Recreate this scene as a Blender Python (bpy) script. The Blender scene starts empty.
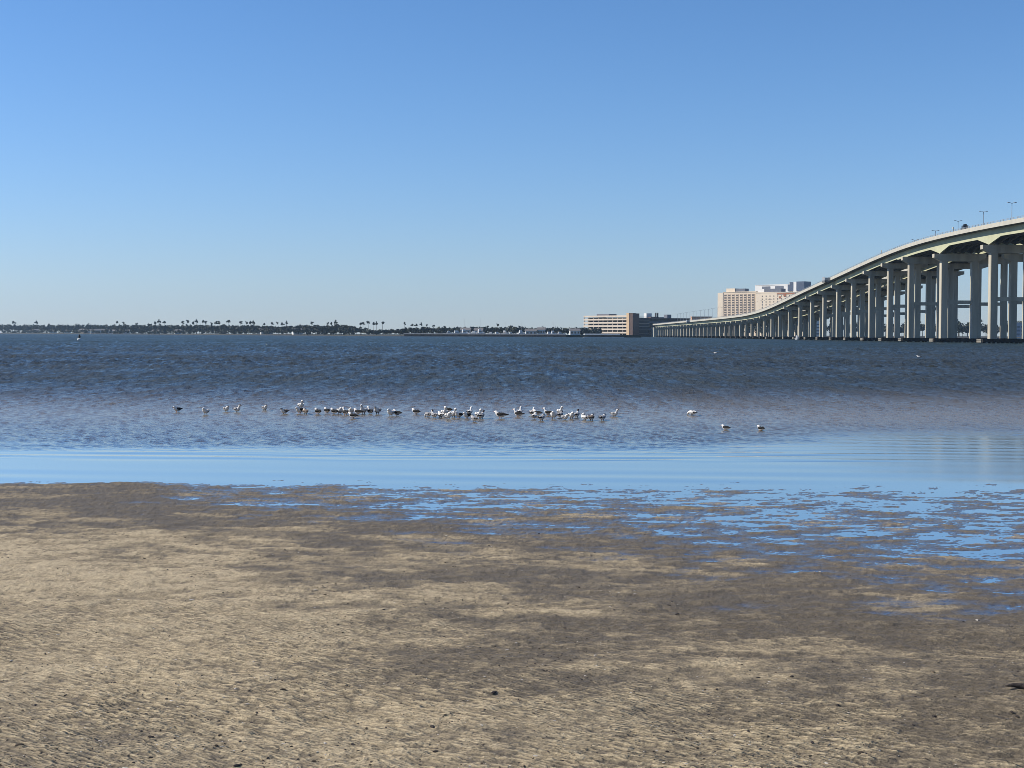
import bpy, math, random
import numpy as np
from mathutils import Vector, Matrix

random.seed(7)
rng = np.random.default_rng(11)
SC = bpy.context.scene
COL = SC.collection
R = math.radians

# ------------------------------------------------------------------ camera
F = 1500.0                       # focal length in pixels of a 1024 px wide frame
H = 2.2                          # eye height above the water
CAM = Vector((0, 0, H))
pitch = math.atan(49.7 / F)
roll = 0.0035
fwd = Vector((0, math.cos(pitch), -math.sin(pitch)))
hor = Vector((1, 0, 0))
up0 = hor.cross(fwd)
rgt = (hor * math.cos(roll) + up0 * math.sin(roll)).normalized()
upv = rgt.cross(fwd)
cd = bpy.data.cameras.new('camera')
cam = bpy.data.objects.new('camera', cd)
COL.objects.link(cam)
cd.sensor_width = 36.0
cd.lens = 36.0 * F / 1024.0
cd.clip_start = 0.1
cd.clip_end = 20000
m3 = Matrix((rgt, upv, -fwd)).transposed()
cam.matrix_world = Matrix.Translation(CAM) @ m3.to_4x4()
SC.camera = cam

# ------------------------------------------------------------------ sky, sun, exposure
SUN_AZ = 84.0                    # degrees to the left of the view direction
SUN_EL = 36.0
w = bpy.data.worlds.new('World')
SC.world = w
w.use_nodes = True
nt = w.node_tree
nt.nodes.clear()
wo = nt.nodes.new('ShaderNodeOutputWorld')
bg = nt.nodes.new('ShaderNodeBackground')
sky = nt.nodes.new('ShaderNodeTexSky')
sky.sky_type = 'NISHITA'
sky.sun_disc = False
sky.sun_elevation = R(SUN_EL)
sky.sun_rotation = R(-SUN_AZ)
sky.altitude = 0
sky.air_density = 1.0
sky.dust_density = 0.0
sky.ozone_density = 1.0
bg.inputs['Strength'].default_value = 0.079
# a little more saturation than the raw atmosphere, as the phone camera rendered it
sep = nt.nodes.new('ShaderNodeSeparateColor')
com = nt.nodes.new('ShaderNodeCombineColor')
nt.links.new(sky.outputs[0], sep.inputs[0])
chan = []
for ch_ in range(3):
    mx_ = nt.nodes.new('ShaderNodeMath')
    mx_.operation = 'MAXIMUM'
    mx_.inputs[1].default_value = 0.02
    nt.links.new(sep.outputs[ch_], mx_.inputs[0])
    chan.append(mx_.outputs[0])
for ch_, (gn, pws) in enumerate(((0.3149, (0.3633, 1.1293, -0.2112)), (0.5723, (0.0299, 0.798, 0.3816)), (0.9389, (0.8126, -1.38, 1.834)))):
    acc = None
    for c2 in range(3):
        pn = nt.nodes.new('ShaderNodeMath')
        pn.operation = 'POWER'
        pn.inputs[1].default_value = pws[c2]
        nt.links.new(chan[c2], pn.inputs[0])
        gm = nt.nodes.new('ShaderNodeMath')
        gm.operation = 'MULTIPLY'
        nt.links.new(pn.outputs[0], gm.inputs[0])
        if acc is None:
            gm.inputs[1].default_value = gn
        else:
            nt.links.new(acc, gm.inputs[1])
        acc = gm.outputs[0]
    nt.links.new(acc, com.inputs[ch_])
nt.links.new(com.outputs[0], bg.inputs['Color'])
nt.links.new(bg.outputs[0], wo.inputs['Surface'])

sl = bpy.data.lights.new('sun', 'SUN')
sl.energy = 5.0
sl.angle = R(0.5)
sl.color = (1.0, 0.93, 0.82)
sun = bpy.data.objects.new('sun', sl)
COL.objects.link(sun)
sdir = Vector((-math.sin(R(SUN_AZ)) * math.cos(R(SUN_EL)), math.cos(R(SUN_AZ)) * math.cos(R(SUN_EL)), math.sin(R(SUN_EL))))
sun.rotation_euler = sdir.to_track_quat('Z', 'Y').to_euler()
sun.location = (0, 0, 200)

SC.view_settings.view_transform = 'Standard'
SC.view_settings.look = 'None'
SC.view_settings.exposure = 0.35
SC.view_settings.gamma = 1.0
SC.view_settings.use_curve_mapping = False
SC.render.engine = 'CYCLES'
SC.cycles.max_bounces = 8
SC.cycles.diffuse_bounces = 1
SC.cycles.pixel_filter_type = 'BLACKMAN_HARRIS'
SC.cycles.filter_width = 0.8
SC.cycles.transparent_max_bounces = 12


# ------------------------------------------------------------------ helpers
def P(px, py, D):
    """the point at forward distance D (along Y) seen at a pixel"""
    d = fwd * F + rgt * (px - 512) + upv * (384 - py)
    return CAM + d * (D / d.y)


def G(px, py, z=0.0):
    d = fwd * F + rgt * (px - 512) + upv * (384 - py)
    return CAM + d * ((z - CAM.z) / d.z)


def XZ(px, py, D):
    p = P(px, py, D)
    return p.x, p.z


def mat(name, col, rough=0.85, var=0.15, scale=3.0, bump=0.0, bscale=20.0, spec=0.3, metal=0.0, stretch=None):
    m = bpy.data.materials.new(name)
    m.use_nodes = True
    t = m.node_tree
    b = t.nodes['Principled BSDF']
    b.inputs['Roughness'].default_value = rough
    b.inputs['Specular IOR Level'].default_value = spec
    b.inputs['Metallic'].default_value = metal
    tc = t.nodes.new('ShaderNodeTexCoord')
    n = t.nodes.new('ShaderNodeTexNoise')
    n.inputs['Scale'].default_value = scale
    n.inputs['Detail'].default_value = 5
    if stretch:
        mp = t.nodes.new('ShaderNodeMapping')
        mp.inputs['Scale'].default_value = stretch
        t.links.new(tc.outputs['Object'], mp.inputs['Vector'])
        t.links.new(mp.outputs[0], n.inputs['Vector'])
    else:
        t.links.new(tc.outputs['Object'], n.inputs['Vector'])
    r = t.nodes.new('ShaderNodeValToRGB')
    col = [c * 0.78 for c in col]
    c0 = [max(0, c * (1 - var)) for c in col]
    c1 = [min(1, c * (1 + var)) for c in col]
    r.color_ramp.elements[0].position = 0.3
    r.color_ramp.elements[1].position = 0.7
    r.color_ramp.elements[0].color = (*c0, 1)
    r.color_ramp.elements[1].color = (*c1, 1)
    t.links.new(n.outputs['Fac'], r.inputs['Fac'])
    t.links.new(r.outputs['Color'], b.inputs['Base Color'])
    if bump:
        n2 = t.nodes.new('ShaderNodeTexNoise')
        n2.inputs['Scale'].default_value = bscale
        n2.inputs['Detail'].default_value = 4
        t.links.new(tc.outputs['Object'], n2.inputs['Vector'])
        bp = t.nodes.new('ShaderNodeBump')
        bp.inputs['Strength'].default_value = bump
        bp.inputs['Distance'].default_value = 0.05
        t.links.new(n2.outputs['Fac'], bp.inputs['Height'])
        t.links.new(bp.outputs['Normal'], b.inputs['Normal'])
    return m


class MB:
    def __init__(self):
        self.v, self.f, self.mi = [], [], []

    def add(self, vs, fs, mi=0):
        o = len(self.v)
        self.v += [tuple(p) for p in vs]
        self.f += [tuple(i + o for i in q) for q in fs]
        self.mi += [mi] * len(fs)
        return self

    def box(self, x0, x1, y0, y1, z0, z1, mi=0, mtx=None):
        vs = [Vector(p) for p in ((x0, y0, z0), (x1, y0, z0), (x1, y1, z0), (x0, y1, z0),
                                  (x0, y0, z1), (x1, y0, z1), (x1, y1, z1), (x0, y1, z1))]
        if mtx is not None:
            vs = [mtx @ p for p in vs]
        return self.add(vs, [(0, 3, 2, 1), (4, 5, 6, 7), (0, 1, 5, 4), (1, 2, 6, 5), (2, 3, 7, 6), (3, 0, 4, 7)], mi)

    def cbox(self, x0, x1, y0, y1, z0, z1, c=0.1, mi=0):
        """box with its vertical edges chamfered"""
        pts = [(x0 + c, y0), (x1 - c, y0), (x1, y0 + c), (x1, y1 - c), (x1 - c, y1), (x0 + c, y1), (x0, y1 - c), (x0, y0 + c)]
        return self.prism(pts, z0, z1, mi)

    def prism(self, pts, z0, z1, mi=0):
        n = len(pts)
        vs = [(x, y, z0) for x, y in pts] + [(x, y, z1) for x, y in pts]
        fs = [tuple(range(n - 1, -1, -1)), tuple(range(n, 2 * n))]
        fs += [(i, (i + 1) % n, n + (i + 1) % n, n + i) for i in range(n)]
        return self.add(vs, fs, mi)

    def loft(self, rings, mi=0, caps=True, mif=None):
        """rings: equal lists of points"""
        n = len(rings[0])
        o = len(self.v)
        for r_ in rings:
            self.v += [tuple(p) for p in r_]
        for k in range(len(rings) - 1):
            for i in range(n):
                j = (i + 1) % n
                self.f.append((o + k * n + i, o + k * n + j, o + (k + 1) * n + j, o + (k + 1) * n + i))
                self.mi.append(mif(k, i) if mif else mi)
        if caps:
            self.f.append(tuple(o + i for i in range(n - 1, -1, -1)))
            self.mi.append(mif(0, 0) if mif else mi)
            e = o + (len(rings) - 1) * n
            self.f.append(tuple(e + i for i in range(n)))
            self.mi.append(mif(len(rings) - 2, 0) if mif else mi)
        return self

    def tube(self, pts, rad, n=6, mi=0):
        pts = [Vector(p) for p in pts]
        rad = rad if hasattr(rad, '__len__') else [rad] * len(pts)
        rings = []
        for i, p in enumerate(pts):
            d = (pts[min(i + 1, len(pts) - 1)] - pts[max(i - 1, 0)]).normalized()
            a = d.cross(Vector((0.13, 0.97, 0.2))).normalized()
            b = d.cross(a)
            rings.append([p + (a * math.cos(2 * math.pi * k / n) + b * math.sin(2 * math.pi * k / n)) * rad[i] for k in range(n)])
        return self.loft(rings, mi)

    def leaves(self, c, rad, n, size, mi=0, flat=1.0):
        """n small leaf-clump faces through an ellipsoid"""
        for _ in range(n):
            while True:
                q = Vector((random.uniform(-1, 1), random.uniform(-1, 1), random.uniform(-1, 1)))
                if q.length <= 1:
                    break
            p = Vector((c[0] + q.x * rad[0], c[1] + q.y * rad[1], c[2] + q.z * rad[2]))
            s = size * random.uniform(0.6, 1.4)
            a = Vector((random.gauss(0, 1), random.gauss(0, 1), random.gauss(0, flat))).normalized()
            b = a.cross(Vector((random.gauss(0, 1), random.gauss(0, 1), random.gauss(0, 1)))).normalized()
            self.add([p - a * s - b * s * .6, p + a * s * .8 - b * s, p + a * s + b * s * .7, p - a * s * .7 + b * s], [(0, 1, 2, 3)], mi)
        return self

    def build(self, name, m, parent=None, smooth=False, loc=None):
        me = bpy.data.meshes.new(name)
        me.from_pydata(self.v, [], self.f)
        ms = m if isinstance(m, (list, tuple)) else [m]
        for q in ms:
            me.materials.append(q)
        if len(ms) > 1:
            me.polygons.foreach_set('material_index', self.mi)
        if smooth:
            me.polygons.foreach_set('use_smooth', [True] * len(me.polygons))
        me.update()
        o = bpy.data.objects.new(name, me)
        COL.objects.link(o)
        if parent is not None:
            o.parent = parent
        if loc is not None:
            o.location = loc
        return o


def tag(o, label, cat, group=None, kind=None):
    if label:
        o['label'] = label
    if cat:
        o['category'] = cat
    if group:
        o['group'] = group
    if kind:
        o['kind'] = kind
    return o


def thing(name, label, cat, loc=(0, 0, 0), rz=0.0, group=None):
    o = bpy.data.objects.new(name, None)
    COL.objects.link(o)
    o.location = loc
    o.rotation_euler = (0, 0, rz)
    o.empty_display_size = 0.3
    return tag(o, label, cat, group)


def copy_tree(o, parent=None):
    c = o.copy()
    COL.objects.link(c)
    if parent is not None:
        c.parent = parent
    for ch in list(o.children):
        copy_tree(ch, c)
    return c


ORD = ['first', 'second', 'third', 'fourth', 'fifth', 'sixth', 'seventh', 'eighth', 'ninth', 'tenth', 'eleventh', 'twelfth',
       'thirteenth', 'fourteenth', 'fifteenth', 'sixteenth', 'seventeenth', 'eighteenth', 'nineteenth', 'twentieth']
TENS = {20: 'twenty', 30: 'thirty', 40: 'forty', 50: 'fifty', 60: 'sixty'}


def ordinal(n):
    """1 -> first"""
    if n <= 20:
        return ORD[n - 1]
    t, u = divmod(n, 10)
    if u == 0:
        return TENS[t * 10][:-1] + 'ieth'
    return TENS[t * 10] + '-' + ORD[u - 1]


def sstep(a, b, x):
    t = np.clip((x - a) / (b - a), 0, 1)
    return t * t * (3 - 2 * t)


# value noise on a lattice, any wavelength
_tab = rng.random((256, 256))


def vnoise(x, y, seed=0):
    x = x + seed * 17.31
    y = y + seed * 9.77
    xi = np.floor(x).astype(int)
    yi = np.floor(y).astype(int)
    fx = x - xi
    fy = y - yi
    fx = fx * fx * fx * (fx * (fx * 6 - 15) + 10)
    fy = fy * fy * fy * (fy * (fy * 6 - 15) + 10)
    a = _tab[xi & 255, yi & 255]
    b = _tab[(xi + 1) & 255, yi & 255]
    c = _tab[xi & 255, (yi + 1) & 255]
    d = _tab[(xi + 1) & 255, (yi + 1) & 255]
    return (a * (1 - fx) + b * fx) * (1 - fy) + (c * (1 - fx) + d * fx) * fy - 0.5


def fbm(x, y, wl, octv=4, gain=0.5, seed=0):
    o = 0
    amp = 1.0
    for k in range(octv):
        ca, sa = math.cos(0.6 * k + seed), math.sin(0.6 * k + seed)
        o = o + amp * vnoise((x * ca - y * sa) / wl, (x * sa + y * ca) / wl, seed * 3 + k)
        amp *= gain
        wl *= 0.5
    return o


def grid_mesh(name, X, Y, Z, m, attrs=None, smooth=True):
    ny, nx = X.shape
    co = np.stack([X, Y, Z], -1).reshape(-1, 3).astype(np.float32)
    idx = np.arange(ny * nx).reshape(ny, nx)
    q = np.stack([idx[:-1, :-1], idx[:-1, 1:], idx[1:, 1:], idx[1:, :-1]], -1).reshape(-1, 4).astype(np.int32)
    me = bpy.data.meshes.new(name)
    me.vertices.add(len(co))
    me.vertices.foreach_set('co', co.ravel())
    me.loops.add(q.size)
    me.loops.foreach_set('vertex_index', q.ravel())
    me.polygons.add(len(q))
    me.polygons.foreach_set('loop_start', np.arange(0, q.size, 4, dtype=np.int32))
    me.polygons.foreach_set('loop_total', np.full(len(q), 4, dtype=np.int32))
    if smooth:
        me.polygons.foreach_set('use_smooth', np.ones(len(q), dtype=bool))
    for k, a in (attrs or {}).items():
        at = me.attributes.new(k, 'FLOAT', 'POINT')
        at.data.foreach_set('value', a.reshape(-1).astype(np.float32))
    me.materials.append(m)
    me.update()
    me.validate()
    o = bpy.data.objects.new(name, me)
    COL.objects.link(o)
    return o


# ------------------------------------------------------------------ sand flat and sea bed
def field(ctrl, X, Y, su=95.0, sv=17.0):
    """smooth field through surveyed spots (u, v, value); u and v are the spots' bearing and depression from the camera station"""
    shp = X.shape
    U = 512 + F * X / Y
    V = 334.3 + F * H / Y
    num = np.zeros(shp)
    den = np.full(shp, 1e-9)
    for cu, cv, val in ctrl:
        wgt = np.exp(-np.minimum(60, ((U - cu) / su) ** 2 + ((V - cv) / sv) ** 2)) + 1e-5 / (1 + ((U - cu) / su) ** 2 + ((V - cv) / sv) ** 2)
        num += wgt * val
        den += wgt
    return num / den


WETMAP = [(-150, 500, 0.95), (50, 500, 0.90), (250, 500, 0.95), (400, 500, 1.00), (600, 500, 1.00), (900, 500, 1.00), (1150, 500, 1.00),
          (-150, 530, 0.75), (50, 525, 0.80), (250, 530, 0.90), (500, 530, 0.85), (700, 530, 0.95), (950, 530, 1.00), (1150, 530, 1.00),
          (30, 556, 0.20), (150, 556, 0.30), (250, 556, 0.45), (330, 560, 0.95), (430, 562, 0.60), (600, 560, 0.98), (750, 560, 1.00), (950, 560, 1.00), (1150, 560, 1.00),
          (50, 580, 0.10), (200, 580, 0.10), (300, 580, 0.45), (420, 582, 0.70), (560, 580, 0.84), (700, 580, 0.96), (850, 580, 1.00), (1000, 580, 1.00),
          (50, 610, 0.10), (200, 610, 0.15), (330, 610, 0.40), (450, 610, 0.55), (600, 610, 0.74), (720, 610, 0.86), (850, 610, 1.00), (1000, 610, 1.00), (1150, 610, 1.00),
          (50, 640, 0.05), (250, 640, 0.10), (400, 640, 0.25), (550, 640, 0.55), (680, 642, 0.78), (760, 640, 0.84), (850, 640, 1.00), (1000, 640, 1.00),
          (-120, 670, 0.00), (50, 670, 0.00), (250, 670, 0.05), (370, 672, 0.15), (450, 672, 0.75), (550, 672, 0.80), (650, 668, 0.70), (740, 670, 0.25), (850, 665, 0.91), (980, 670, 0.84),
          (100, 695, 0.00), (300, 695, 0.05), (420, 694, 0.40), (540, 690, 0.75), (640, 692, 0.30), (720, 692, 0.10), (805, 692, 0.78), (890, 690, 0.25), (970, 692, 0.96), (1120, 690, 0.86),
          (100, 722, 0.00), (300, 722, 0.05), (450, 722, 0.12), (600, 722, 0.08), (700, 720, 0.10), (775, 724, 0.74), (850, 722, 0.15), (925, 722, 0.96), (1000, 722, 0.88), (1120, 720, 0.86),
          (-120, 750, 0.20), (100, 752, 0.20), (300, 752, 0.12), (470, 752, 0.30), (600, 752, 0.10), (750, 752, 0.10), (850, 752, 0.12), (950, 752, 0.84), (1010, 752, 0.76), (1130, 752, 0.76)]
# share of the flat standing under water, as a normal quantile
POOLS = [(-200, 488, -3.40), (40, 488, -3.20), (130, 490, -2.60), (230, 495, -0.65), (330, 495, -0.80), (420, 492, -0.20), (520, 492, 0.15), (640, 492, 0.15), (780, 492, 0.25), (930, 492, 0.30), (1100, 492, 0.50), (1300, 492, 0.50),
         (40, 508, -4.00), (150, 510, -3.00), (250, 508, -1.32), (340, 508, -1.42), (430, 508, -0.72), (540, 510, -0.52), (660, 510, -0.47), (800, 510, -0.42), (930, 510, -0.22), (1100, 510, -0.17), (1300, 510, 0.18),
         (100, 530, -4.50), (300, 530, -3.12), (430, 530, -2.02), (540, 530, -1.62), (650, 530, -0.92), (780, 530, -0.72), (900, 530, -0.47), (1020, 530, -0.32), (1200, 530, -0.02),
         (300, 552, -4.00), (480, 552, -3.00), (600, 552, -2.22), (690, 552, -1.12), (790, 552, -0.92), (900, 552, -0.62), (1020, 552, -0.42), (1200, 552, -0.22),
         (500, 575, -4.00), (640, 575, -3.22), (730, 575, -1.82), (830, 575, -1.27), (930, 575, -0.92), (1020, 578, -0.77), (1200, 575, -0.92),
         (600, 600, -4.00), (780, 600, -2.52), (880, 600, -1.67), (970, 602, -1.37), (1050, 602, -1.22), (1200, 600, -1.62),
         (800, 630, -4.00), (1000, 625, -2.52), (1200, 630, -3.00), (100, 600, -6.00), (300, 600, -6.00), (200, 700, -8.00), (500, 700, -8.00), (800, 700, -7.00), (1100, 700, -7.00), (512, 770, -9.00), (100, 770, -9.00), (950, 770, -9.00)]
AMP = 0.0075


def sand_base(X, Y):
    """smooth profile: dry at the camera, a very flat tidal shelf on the right, then the bed falls away"""
    q = field(POOLS, X, np.maximum(Y, 4.0), 75.0, 11.0)
    shelf = -AMP * np.minimum(q, .7)
    edge_ = 21.35 + 0.5 * vnoise(X / 1.7, Y * 0 + 3.3, 5) + 0.3 * vnoise(X / .6, Y * 0 + 1.3, 7)
    k = sstep(-0.1, 1.0, Y - edge_)
    off = np.clip(Y - 22.0, 0, None)
    deep = -0.012 - 0.006 * off - 0.0020 * np.clip(Y - 55, 0, None) - 0.0036 * np.clip(Y - 40, 0, 15)
    return shelf * (1 - k) + np.maximum(deep, -3.0) * k


def relief_n(X, Y):
    """rough unit-variance relief of the flat"""
    a = fbm(X * .7, Y * 1.3, 0.9, 3, 0.6, seed=4) * 1.35 + fbm(X * .7, Y * 1.3, 0.22, 5, 0.72, seed=5) * 2.1
    return a


def ripples(X, Y):
    """short broken ripple marks, about -0.6 .. 1"""
    ca, sa = math.cos(R(62)), math.sin(R(62))
    wob = .05 * fbm(X, Y, .9, 2, seed=6)
    u = X * ca + Y * sa + wob
    v = -X * sa + Y * ca
    rp = 2.1 * vnoise(u / .022, v / .095, 41) + 1.0 * vnoise(u / .012, v / .05, 42)
    sn = np.sin(u * 2 * math.pi / 0.056 + 5 * fbm(X, Y, .5, 2, seed=36))
    rp = .62 * rp + .42 * sn
    return np.clip(rp, -.7, 1.1) * np.clip(0.80 + 1.3 * fbm(X, Y, 1.3, 2, seed=8), 0.3, 1.15) * (1 - sstep(9.4, 13.5, Y - 0.2 * np.clip(-X, -2, 4)) * 0.72)


def sand_height(X, Y):
    z = sand_base(X, Y)
    z = z + AMP * relief_n(X, Y) * (1 - sstep(22.2, 23.6, Y) * 0.8)
    z = z + 0.0080 * ripples(X, Y)
    # rough pits and casts
    z = z + 0.0050 * np.abs(fbm(X, Y, 0.08, 3, 0.65, seed=12)) * (1 - 0.5 * sstep(9, 15, Y)) * (1 - sstep(22, 23, Y))
    return z


def rows_px(d0, d1, step):
    a = F * H / d0
    b = F * H / d1
    return F * H / np.arange(a, b, -step)


ys = np.concatenate([rows_px(6.3, 12.0, 0.40), rows_px(12.0, 33.0, 0.6), np.array([33.2, 34, 36, 40, 46, 55, 70, 100, 160, 300, 700, 1500, 3000, 4700])])
us = np.linspace(-1, 1, 1400)
us = us * (0.85 + 0.15 * us ** 2)
hw = np.where(ys < 60, 0.38 * ys + 1.6, np.minimum(0.38 * ys + 1.6 + (ys - 60) * 1.2, 4600))
X = us[None, :] * hw[:, None] / us[-1]
Y = np.repeat(ys[:, None], len(us), 1)
Z = sand_height(X, Y)
near = (Y < 33)
Z = np.where(near, Z, np.minimum(sand_base(X, Y), -0.03))
ground_z = sand_height
# how wet the sand is (0 dry, 1 soaked), plus painted ripple shade
relz = Z - sand_base(X, Y)
rip = (0.16 + 0.84 * sstep(12.0, 9.4, Y + 0.25 * np.clip(X, -2, 3) + 1.4 * fbm(X, Y, 1.8, 2, seed=81))) * np.clip(.85 + 1.2 * fbm(X, Y, 1.1, 2, seed=82), .35, 1.2)
sheen = .92 * sstep(.015, .0002, Z) * sstep(24, 22, Y) * sstep(9, 12, Y)
m0 = field(WETMAP, X, Y, 62.0, 13.0)
rag = 0.5 * fbm(X, Y * 1.2, 1.2, 5, 0.66, seed=14) + 0.75 * fbm(X, Y * 1.2, .26, 4, .66, seed=15) + .25 * fbm(X, Y, .07, 2, .6, seed=16)
mo = np.clip((m0 * 1.04 + rag * (0.30 + 0.7 * m0 * (1 - m0) * 2) - .06) / .84, 0, 1)
crust = sstep(0.05, 0.42, fbm(X * .8, Y * 1.3, .75, 5, 0.62, seed=19) + 0.12 * (Y > 9) * sstep(9, 16, Y) * 0) * sstep(23, 19, Y) * sstep(8, 11, Y)
mo = mo * (1 - 0.62 * crust)
mo = mo + (.08 - .40 * ripples(X, Y)) * sstep(14, 9, Y)  # troughs darker, crests paler: damp plus ripple shade put into the colour
mo = mo + .6 * sstep(.20, .40, fbm(X * .9, Y, .045, 3, .6, seed=44)) * (.35 + .9 * np.clip(fbm(X, Y, .9, 3, seed=45) + .35, 0, 1))
mo = np.clip(mo + sstep(0.006, -0.001, Z) * 0.5 - sstep(0.002, 0.014, relz) * 0.30 + sstep(-0.001, -0.006, relz) * 0.22, 0, 1)


# the bed under standing water is clean pale sand
mo = mo * (1 - sstep(21.4, 22.6, Y)) + (.22 + .75 * sstep(-.007, -.001, Z)) * sstep(21.4, 22.6, Y)


def sand_material():
    m = bpy.data.materials.new('tidal_sand')
    m.use_nodes = True
    t = m.node_tree
    L = t.links.new
    b = t.nodes['Principled BSDF']
    geo = t.nodes.new('ShaderNodeNewGeometry')
    at = t.nodes.new('ShaderNodeAttribute')
    at.attribute_name = 'moisture_shade'
    n1 = t.nodes.new('ShaderNodeTexNoise')
    n1.inputs['Scale'].default_value = 9
    n1.inputs['Detail'].default_value = 9
    n1.inputs['Roughness'].default_value = 0.7
    L(geo.outputs['Position'], n1.inputs['Vector'])
    n2 = t.nodes.new('ShaderNodeTexNoise')
    n2.inputs['Scale'].default_value = 70
    n2.inputs['Detail'].default_value = 6
    L(geo.outputs['Position'], n2.inputs['Vector'])
    add = t.nodes.new('ShaderNodeMath')
    add.operation = 'MULTIPLY_ADD'
    L(n1.outputs['Fac'], add.inputs[0])
    add.inputs[1].default_value = 1.15
    L(at.outputs['Fac'], add.inputs[2])
    rot = t.nodes.new('ShaderNodeMapping')
    rot.vector_type = 'TEXTURE'
    rot.inputs['Rotation'].default_value = (0, 0, R(-28))
    rot.inputs['Scale'].default_value = (0.125, 0.0215, 1.0)
    L(geo.outputs['Position'], rot.inputs['Vector'])
    n3 = t.nodes.new('ShaderNodeTexNoise')
    n3.inputs['Scale'].default_value = 1.0
    n3.inputs['Detail'].default_value = 2
    n3.inputs['Distortion'].default_value = 0.15
    L(rot.outputs[0], n3.inputs['Vector'])
    da = t.nodes.new('ShaderNodeMath')
    da.operation = 'MULTIPLY_ADD'
    ra = t.nodes.new('ShaderNodeAttribute')
    ra.attribute_name = 'rip'
    rm = t.nodes.new('ShaderNodeMath')
    rm.operation = 'MULTIPLY_ADD'
    L(n3.outputs['Fac'], rm.inputs[0])
    rm.inputs[1].default_value = -2.3  # ripple noise darkens troughs in the colour, painting in their shade
    rm.inputs[2].default_value = 1.22
    L(rm.outputs[0], da.inputs[0])
    L(ra.outputs['Fac'], da.inputs[1])
    L(add.outputs[0], da.inputs[2])
    sub = t.nodes.new('ShaderNodeMath')
    sub.operation = 'SUBTRACT'
    sub.use_clamp = True
    L(da.outputs[0], sub.inputs[0])
    sub.inputs[1].default_value = 0.575
    ramp = t.nodes.new('ShaderNodeValToRGB')
    e = ramp.color_ramp.elements
    e[0].position = 0.0
    e[0].color = (0.395, 0.322, 0.210, 1)
    e[1].position = 1.0
    e[1].color = (0.112, 0.092, 0.065, 1)
    q = e.new(0.3)
    q.color = (0.280, 0.226, 0.145, 1)
    q = e.new(0.62)
    q.color = (0.190, 0.156, 0.108, 1)
    L(sub.outputs[0], ramp.inputs['Fac'])
    gr = t.nodes.new('ShaderNodeMapRange')
    gr.inputs['From Min'].default_value = 0.3
    gr.inputs['From Max'].default_value = 0.7
    gr.inputs['To Min'].default_value = 0.72
    gr.inputs['To Max'].default_value = 1.22
    L(n2.outputs['Fac'], gr.inputs['Value'])
    mul = t.nodes.new('ShaderNodeMix')
    mul.data_type = 'RGBA'
    mul.blend_type = 'MULTIPLY'
    mul.inputs['Factor'].default_value = 1.0
    L(ramp.outputs['Color'], mul.inputs['A'])
    L(gr.outputs['Result'], mul.inputs['B'])
    L(mul.outputs['Result'], b.inputs['Base Color'])
    rr = t.nodes.new('ShaderNodeMapRange')
    L(sub.outputs[0], rr.inputs['Value'])
    rr.inputs['From Min'].default_value = 0.55
    rr.inputs['From Max'].default_value = 1.0
    rr.inputs['To Min'].default_value = 0.95
    rr.inputs['To Max'].default_value = 0.6
    sh = t.nodes.new('ShaderNodeAttribute')
    sh.attribute_name = 'sheen'
    r3 = t.nodes.new('ShaderNodeMath')
    r3.operation = 'MULTIPLY_ADD'
    L(sh.outputs['Fac'], r3.inputs[0])
    r3.inputs[1].default_value = -0.38
    L(rr.outputs['Result'], r3.inputs[2])
    L(r3.outputs[0], b.inputs['Roughness'])
    r4 = t.nodes.new('ShaderNodeMath')
    r4.operation = 'MULTIPLY_ADD'
    L(sh.outputs['Fac'], r4.inputs[0])
    r4.inputs[1].default_value = 0.35
    r4.inputs[2].default_value = 0.18
    L(r4.outputs[0], b.inputs['Specular IOR Level'])
    bp = t.nodes.new('ShaderNodeBump')
    bp.inputs['Strength'].default_value = 0.6
    bp.inputs['Distance'].default_value = 0.012
    L(n2.outputs['Fac'], bp.inputs['Height'])
    bq = t.nodes.new('ShaderNodeBump')
    L(ra.outputs['Fac'], bq.inputs['Strength'])
    bq.inputs['Distance'].default_value = 0.05
    L(n3.outputs['Fac'], bq.inputs['Height'])
    L(bp.outputs['Normal'], bq.inputs['Normal'])
    L(bq.outputs['Normal'], b.inputs['Normal'])
    # soaked sand carries a broken film of water
    gl = t.nodes.new('ShaderNodeBsdfGlossy')
    gl.inputs['Roughness'].default_value = 0.16
    gl.inputs['Color'].default_value = (0.9, 0.9, 0.9, 1)
    L(bp.outputs['Normal'], gl.inputs['Normal'])
    fr = t.nodes.new('ShaderNodeFresnel')
    fr.inputs['IOR'].default_value = 1.33
    fm = t.nodes.new('ShaderNodeMath')
    fm.operation = 'POWER'
    L(fr.outputs[0], fm.inputs[0])
    fm.inputs[1].default_value = 0.22
    wn = t.nodes.new('ShaderNodeMapRange')
    L(n1.outputs['Fac'], wn.inputs['Value'])
    wn.inputs['From Min'].default_value = 0.36
    wn.inputs['From Max'].default_value = 0.62
    wn.inputs['To Min'].default_value = 0.1
    wn.inputs['To Max'].default_value = 1.0
    f2 = t.nodes.new('ShaderNodeMath')
    f2.operation = 'MULTIPLY'
    L(fm.outputs[0], f2.inputs[0])
    L(wn.outputs['Result'], f2.inputs[1])
    f3 = t.nodes.new('ShaderNodeMath')
    f3.operation = 'MULTIPLY'
    L(f2.outputs[0], f3.inputs[0])
    L(sh.outputs['Fac'], f3.inputs[1])
    ms = t.nodes.new('ShaderNodeMixShader')
    L(f3.outputs[0], ms.inputs[0])
    L(b.outputs[0], ms.inputs[1])
    L(gl.outputs[0], ms.inputs[2])
    L(ms.outputs[0], t.nodes['Material Output'].inputs['Surface'])
    return m


sand = grid_mesh('sand', X, Y, Z, sand_material(), {'moisture_shade': mo, 'sheen': sheen, 'rip': rip * (1 - .75 * np.clip(mo, 0, 1))})
tag(sand, None, None, kind='structure')

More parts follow.
